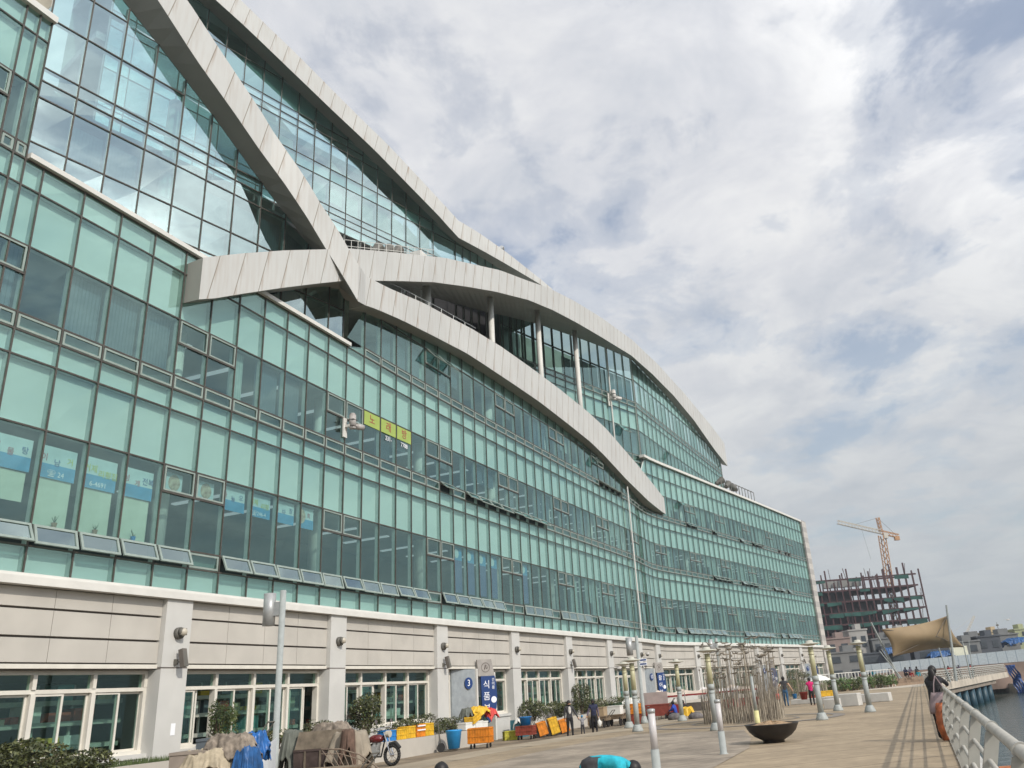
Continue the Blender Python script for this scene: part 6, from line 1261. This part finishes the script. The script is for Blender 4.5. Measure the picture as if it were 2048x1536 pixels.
# people under the canopy
rr = random.Random(77); cols_ = [blk, redc, turq, greyc, whitec, navyc, purplec, chk]
spots = [(25.9, 90.5), (27.3, 91.4), (28.8, 92.4), (30.2, 92.0), (31.2, 93.4), (32.4, 93.2), (33.3, 94.4), (34.2, 95.0), (29.4, 95.0), (31.8, 96.5)]
cn = ['black', 'red', 'turquoise', 'grey', 'white', 'navy', 'purple', 'charcoal']; ordn = ['first', 'second', 'third', 'fourth', 'fifth', 'sixth', 'seventh', 'eighth', 'ninth', 'tenth']
for i, (x, y) in enumerate(spots): person('seated visitor in %s under the canopy, %s from the left' % (cn[i % 8], ordn[i]), (x, y, PZ+.75), R(rr.uniform(100, 260)), 1.6, sitp, cols_[i % 8], cols_[(i+3) % 8], blackm, cols_[i % 8], .03, group='visitors on the stepped terrace', bulk=1.2)
for i, (d_, c_) in enumerate(((13, 4), (15, 1), (20, 0), (22, 6), (31, 1), (32.5, 7))):
    q = A0+PP(d_, -.5, 0); person('visitor in %s leaning at the pier railing, %s along it' % (cn[c_], ordn[i]), (q.x, q.y, PZ), R(rr.uniform(-120, -40)), 1.62, None, cols_[c_], blk, blackm, cols_[c_], .02, group='visitors along the pier railing')
# ------------------------------------------------------------------ canopy
t = thing('shade_canopy', 'tan stretched shade sail between leaning masts over the terrace', 'canopy', (34.5, 93, PZ+.75)); O = Vector((34.5, 93, PZ+.75))
cA, cB, cC, cD = [Vector(v)-O for v in ((30.2, 91.5, 4.15), (38.9, 95.2, 5.15), (42.6, 101.5, 1.9), (30.4, 91.0, 1.35))]
cD = Vector((31.2, 92.6, 1.35))-O; vs = []; n = 22
for j in range(n+1):
    for i in range(n+1):
        u, v = i/n, j/n; p = cA.lerp(cB, u).lerp(cD.lerp(cC, u), v); pin = .16*math.sin(math.pi*u); vv = .5+(v-.5)*(1-pin); p = cA.lerp(cB, u).lerp(cD.lerp(cC, u), vv)
        uu = .10*math.sin(math.pi*v)*(1-2*u); p = p+(cB-cA)*uu*.5+Vector((0, -1.6*math.sin(math.pi*u)*math.sin(math.pi*v), -.15*math.sin(math.pi*u)*math.sin(math.pi*v)))
        vs.append(p)
mb = MB(); mb.add(vs, [(j*(n+1)+i, j*(n+1)+i+1, (j+1)*(n+1)+i+1, (j+1)*(n+1)+i) for j in range(n) for i in range(n)]); o = mb.build('sail', [mat('sail_tan', (.27, .195, .11), .75, .06, 1)], t, True); so = o.modifiers.new('s', 'SOLIDIFY'); so.thickness = .02
mb = MB(); ctr = vs[(n//2)*(n+1)+int(n*.66)]+Vector((0, -.05, 0))
for e in (cA, cB, cC, cD): mb.tube(ctr, e+Vector((0, -.1, 0)), .03, .03, 5)
mb.build('cable', [brown], t)
for b0, b1_, r_ in (((31.9, 94, -.85), (29.9, 93.4, 5.0), .13), ((38.35, 95.3, -1.6), (39.15, 95.3, 6.3), .17), ((31.2, 91.2, -.85), (29.4, 91, 2.0), .07), ((33.0, 97, -.85), (31.6, 97, 2.3), .08), ((37.1, 93.8, -1.6), (36.7, 93.8, 1.9), .09), ((42.6, 101.5, -1.6), (42.6, 101.5, 2.6), .08), ((43.5, 103, -1.6), (44.0, 103, 2.6), .06)): mb = MB(); mb.tube(Vector(b0)-O, Vector(b1_)-O, r_, r_*.6, 10); mb.build('mast', [galv], t)
# green hoarding with plants
t = thing('garden_fence', 'long low fence hung with green plants beyond the seats', 'fence', (22, 86.0, PZ)); mb = MB(); fd = (Vector((30.5, 91.5, 0))-Vector((21, 87, 0)))
for i in range(26): p = Vector((-1, 1.0, 0))+fd*i/25; mb.tube(p, p+Vector((0, 0, 1.75)), .05, .05, 5)
for z in (.5, 1.1, 1.7): mb.tube(Vector((-1, 1, z)), Vector((-1, 1, z))+fd, .04, .04, 5)
mb.build('fence_frame', [white], t)
for i in range(7): p = Vector((21, 86.2, PZ))+fd*(i+.4)/7; shrub(p.x, p.y, PZ, .80, .4, .66, 800, .10, 'light green leafy screen plant on the garden fence, %s from the left' % ordn[i], 'plants along the garden fence', leafg if i % 2 else mat('lime_leaves', (.09, .16, .04), .5, .5, 9) if 'lime_leaves' not in MATS else MATS['lime_leaves'], 'climbing_plant', True, 200+i, 'plant')
for i in range(3): p = Vector((17.5+i*1.2, 82+i*1.5, PZ)); shrub(p.x, p.y, PZ, .8, .5, .7, 700, .10, 'grassy green plant left of the garden fence, %s' % ordn[i], 'plants along the garden fence', leafg, 'climbing_plant', True, 300+i, 'plant')
t = thing('parasol', 'small white parasol over a yellow stall near the end of the building', 'parasol', (15.7, 63, PZ)); mb = MB(); mb.tube((0, 0, 0), (0, 0, 1.6), .03, .03, 6); mb.build('pole', [steel], t); mb = MB(); mb.lathe([(.9, 1.3), (.45, 1.55), (.03, 1.7)], n=10); mb.build('cover', [fw_], t)
crate(16.0, 62.6, PZ, 'yellow crate under the small white parasol', yellow, 1.1, .6, .6); crate(15.0, 62.2, PZ, 'red crate left of the small parasol', redp, .7, .5, .4)
# ------------------------------------------------------------------ far harbour
t = thing('harbour_wall', 'long pale panelled harbour fence on a brown quay', 'wall', (56, 144.5, -3.4)); mb = MB(); hp = stripemat('pale_hoarding', (.34, .39, .42), (.22, .27, .31), 0, 1.6, .1, .7); hp2 = mat('quay_brown', (.22, .16, .13), .9, .3, .3)
mb.quad((-16, 0, 3.1), (60, 0, 3.3), (60, 0, 5.9), (-16, 0, 4.5), 0, ((0, 0), (76, 0), (76, 3), (0, 3))); mb.quad((-16, .25, 3.1), (60, .25, 3.3), (60, .25, 5.9), (-16, .25, 4.5)); mb.quad((-16, 0, 4.5), (60, 0, 5.9), (60, .25, 5.9), (-16, .25, 4.5)); mb.build('hoarding', [hp], t)
mb = MB(); mb.box((22, 3, 1.2), (76, 8, 3.8)); mb.build('quay', [hp2], t)
def block(x, y, lx, ly, h, m_, lab, rz=0, nx=3, nz=3, cat='house', roofm=None, group='houses across the harbour', z0=-1):
    t = thing('house', lab, cat, (x, y, z0), rz, group); mb = MB(); mb.box((0, 0, h/2), (lx, ly, h)); w_ = mb.build('wall', [m_], t); mb = MB(); mb.box((0, 0, h+.12), (lx+.3, ly+.3, .24)); mb.box((lx*.2, 0, h+.7), (lx*.3, ly*.4, 1.0)); mb.build('roof', [roofm or m_], t)
    for i in range(nx):
        for k in range(nz):
            if (i*7+k*3) % 5 == 4: continue
            mb = MB(); mb.box((-lx/2+lx*(i+.5)/nx, -ly/2-.03, h*(k+.55)/nz), (lx/nx*.5, .06, h/nz*.42)); mb.box((-lx/2+lx*(i+.5)/nx, -ly/2-.05, h*(k+.55)/nz-h/nz*.23), (lx/nx*.55, .1, .08)); f_ = mb.build('window', [MATS['window_dark'] if 'window_dark' in MATS else mat('window_dark', (.05, .06, .07), .3)], t)
    return t
hm_ = [mat('plaster_'+n, c, .85, .12, .6) for n, c in (('sand', (.42, .34, .22)), ('grey', (.17, .175, .175)), ('olive', (.34, .36, .22)), ('white', (.34, .33, .31)), ('rose', (.26, .20, .18)), ('slate', (.075, .085, .10)))]
for x, y, lx, h, m_, lab, nz in ((78, 184, 6.5, 6.2, hm_[1], 'wide grey slab house left in the harbour row', 3), (82.6, 183, 3.0, 6.8, hm_[0], 'sand coloured narrow house in the harbour row', 4), (85.4, 184, 2.6, 6.3, hm_[3], 'white balconied narrow house in the harbour row', 3), (88.4, 183, 3.4, 6.9, hm_[2], 'olive house at the right of the harbour row', 4), (92.5, 184, 4.2, 6.2, hm_[5], 'slate house at the far right of the harbour row', 3), (97, 186, 5, 7, hm_[1], 'grey house beyond the right edge of the harbour row', 3)): block(x, y, lx, 6, h, m_, lab, nz=nz, nx=3)
rr = random.Random(40); lowc = ['grey', 'slate', 'white', 'sand', 'rose']
k = 0
for x, y, lx, h, mi, lab in ((41, 150, 4.5, 5.2, 4, 'rosy low house right behind the striped end wall'), (45, 151, 3.2, 6.4, 3, 'tall white house with balcony beyond the lamp posts'), (48.5, 150, 3.4, 4.6, 1, 'grey house with ladder roof beyond the lamp posts'), (52, 151, 3.8, 5.6, 3, 'pale house with one dark window under the construction site'), (47, 146, 9, 2.2, 5, 'long dark market shed behind the garden fence'), (56, 146, 8, 2.4, 5, 'dark market shed left of the canopy mast'), (62, 149, 5, 3.0, 1, 'grey shed under the canopy edge'), (66.5, 150, 4, 3.6, 5, 'dark gabled hut between canopy and harbour row'), (71, 155, 6, 3.8, 1, 'grey shed under blue sheet roof left of the harbour row'), (39, 140, 6, 2.6, 1, 'low grey stall roof at the end of the building')):
    y += 4; x *= 1.025; h += .6
    block(x, y, lx, 5, h+1, hm_[mi], lab, nx=2, nz=2, group='low houses behind the market'); k += 1
mb = MB(); mb.box((0, 0, 1.2), (2.8, .3, 2.2)); o = mb.build('pale_billboard', [mat('board_cream', (.62, .62, .50), .6, .05)]); o.location = (60, 145.2, .6); tag(o, 'blank cream board standing under the canopy edge', 'board')
for x, y, z, lx, ly, lab in ((57.5, 146.5, 1.3, 5, 3, 'blue tarpaulin roof visible below the canopy'), (74, 152, 2.6, 7, 4, 'large blue tarpaulin roof left of the harbour row'), (49.5, 147, 2.5, 3, 2, 'small blue tarpaulin roof by the leaning mast'), (68, 170, 4.2, 4, 3, 'peaked blue tarpaulin behind the canopy corner')): drape('blue_roof_sheet', lab, x, y, z, lx, ly, .9, tarpblue, 0, int(x), .25, skirt=.9)
# building under construction
rust = mat('red_steel', (.055, .018, .020), .7, .25); dk = mat('site_dark', (.012, .011, .014), .85, .3); netm = mat('green_net', (.012, .06, .048), .9, .4, .3); scon = mat('site_concrete', (.26, .26, .25), .85, .15, .5)
t = thing('construction_building', 'unfinished steel framed tower block wrapped in dark netting', 'building', (78, 250, -2)); lv = [3.15*i for i in range(9)]
r9 = random.Random(9)
for i, z in enumerate(lv):
    x0, x1 = -16.0, 17.6-(i > 6)*1.0; zt = z+2.6
    if i < 8:
        mb = MB(); mb.box(((x0+x1)/2, 6, zt), (x1-x0, 18, .35)); mb.build('floor_slab', [dk], t)
    mb = MB(); mb.box(((x0+x1)/2, -3.2, zt), (x1-x0, .35, .45)); mb.build('steel_beam', [rust], t)
    mb = MB(); mb.box(((x0+x1)/2, 3.2, zt+.1), (x1-x0, .35, .45)); mb.build('steel_beam', [rust], t)
for i in range(17):
    x = -16.0+33.6*i/16; top = 28.6+r9.uniform(-1.6, 2.6)+(i > 9)*1.2; mb = MB(); mb.box((x, -3.2, top/2), (.36, .36, top)); mb.build('steel_column', [rust], t)
    mb = MB(); mb.box((x+.5, 3.4, top/2), (.32, .32, top-.8)); mb.build('steel_column', [rust], t)
mb = MB()
for k in range(7):
    x1 = 4.5+(k == 2)*1.5-(k > 5)*8+r9.uniform(-1, 1)*(k > 3); z = 2.6+3.15*k; mb.quad((-16, -1.5, z), (x1, -1.5, z), (x1, -1.5, z+3.0), (-16, -1.5, z+3.0))
mb.build('dark_core', [dk], t)
mb = MB(); mb.box((-4.5, 0, 27.0), (11, 2, 2.2)); mb.build('infill_wall', [scon], t)
for z in (6.1, 9.2): mb = MB(); mb.box((6.6, -2.4, z+1.3), (5.6, .3, 2.3)); mb.box((12.6, -2.4, z+1.3), (4.6, .3, 2.3)); mb.build('infill_wall', [scon], t)
for k in range(9):
    z = 2.6+3.15*k; x = -16
    while x < 14:
        w_ = r9.uniform(2, 6)
        if r9.random() < (.75 if 3 < k < 8 else .3):
            mb = MB(); mb.quad((x, -3.6, z-r9.uniform(.5, 1.3)), (x+w_, -3.6, z-r9.uniform(.4, 1.6)), (x+w_, -3.45, z), (x, -3.45, z)); mb.build('safety_net', [netm], t)
        x += w_+r9.uniform(0, 2)
mb = MB()
for i in range(26): x = -15+r9.uniform(0, 32); z = r9.choice(lv[4:])+2.6; mb.tube((x, -3.5, z), (x+r9.uniform(-.6, .6), -3.5, min(z+r9.uniform(2, 5), 31)), .08, .08, 4)
mb.build('scaffold_tube', [rust], t); mb = MB(); mb.quad((-8, -3.9, 8), (-1, -3.9, 8.5), (-1, -3.9, 13), (-8, -3.9, 13)); mb.build('blue_sheet', [mat('site_blue', (.015, .05, .12), .7, .3)], t)
# tower crane
cr_ = mat('crane_yellow', (.46, .25, .12), .6, .15); crw = mat('crane_white', (.55, .52, .46), .6, .1)
t = thing('tower_crane', 'tower crane with pale lattice jib above the unfinished block', 'crane', (89.2, 256, -2))
def lattice(mb, p, q, w_, n, r_=.11):
    p, q = Vector(p), Vector(q); d = (q-p).normalized(); a = d.orthogonal().normalized(); 
    if abs(d.z) < .7: a = Vector((0, 0, 1)).cross(d).normalized()
    b_ = d.cross(a); cs = [a*w_/2+b_*w_/2, a*w_/2-b_*w_/2, -a*w_/2-b_*w_/2, -a*w_/2+b_*w_/2]
    for c in cs: mb.tube(p+c, q+c, r_, r_, 4)
    for i in range(n):
        u, v = p.lerp(q, i/n), p.lerp(q, (i+1)/n)
        for k in range(4): mb.tube(u+cs[k], v+cs[(k+1) % 4], r_*.7, r_*.7, 4)
mb = MB(); lattice(mb, (-.6, 0, 0), (1.2, 0, 41), 1.6, 22, .15); mb.build('mast', [cr_], t); mb = MB(); lattice(mb, (1.3, 0, 42.0), (-11.6, 0, 46.2), 1.0, 13, .12); mb.build('jib', [crw], t)
mb = MB(); lattice(mb, (1.3, 0, 42), (6.2, 0, 40.4), 1.0, 5, .12); mb.box((5.6, 0, 39.8), (1.4, 1.2, 1.2)); mb.build('counter_jib', [cr_], t); mb = MB(); lattice(mb, (1.2, 0, 42), (1.0, 0, 46.6), .8, 4, .12); mb.build('peak', [cr_], t)
mb = MB(); mb.tube((1, 0, 46.5), (-7, 0, 44.9), .05, .05, 4); mb.tube((1, 0, 46.5), (5.5, 0, 40.9), .05, .05, 4); mb.tube((-4.6, 0, 43.6), (-3.6, 0, 34), .03, .03, 4); mb.build('tie_cable', [gm], t); mb = MB(); mb.box((2.2, -.3, 40.8), (1.2, 1.2, 1.6)); mb.build('cab', [crw], t)
t = thing('mobile_crane', 'thin far lattice boom above the harbour sheds', 'crane', (122, 300, -2)); mb = MB(); lattice(mb, (3.0, 0, 8), (10, 0, 17.5), .5, 12, .07); mb.tube((10, 0, 17.5), (0, 0, 12), .04, .04, 4); mb.build('boom', [crw], t); mb = MB(); mb.box((2, 0, 6), (4, 3, 3)); mb.build('cab', [gm], t)
t = thing('antenna', 'dark antenna mast on the harbour row roofs', 'antenna', (84.4, 182, 5)); mb = MB(); mb.tube((0, 0, 0), (0, 0, 2.8), .07, .05, 5); mb.box((0, 0, 2.2), (.5, .1, .35)); mb.build('mast', [gm], t)
t = thing('seagull', 'white seagull gliding above the harbour houses', 'bird', (57.3, 120, 5.35)); 
mb = MB(); mb.ball((0, 0, 0), (.28, .09, .08), 0, 10, 6)
for sy, dx in ((-1, -.6), (1, .55)):
    mb.add([(.05, 0, .02), (-.10, 0, .02), (dx*.6-.05, 0, .10+.1*(sy > 0)), (dx*.6+.08, 0, .12+.1*(sy > 0)), (dx*1.25, 0, -.05 if sy < 0 else .42)], [(0, 1, 2, 3), (3, 2, 4)])
mb.build('body', [whitec], t, True)
# ------------------------------------------------------------------ sea haze
hm = bpy.data.materials.new('haze'); hm.use_nodes = True; nt = hm.node_tree; nt.nodes.clear(); ho = nt.nodes.new('ShaderNodeOutputMaterial'); hv = nt.nodes.new('ShaderNodeVolumePrincipled')
hv.inputs['Color'].default_value = (.80, .86, .92, 1); hv.inputs['Density'].default_value = .0004; hv.inputs['Anisotropy'].default_value = .3; nt.links.new(hv.outputs[0], ho.inputs['Volume'])
mb = MB(); mb.box((1300, 1300, 24), (3600, 3600, 64)); o = mb.build('haze', [hm]); o['kind'] = 'stuff'; o['label'] = 'thin pale sea haze over the harbour'
sc.cycles.volume_bounces = 0
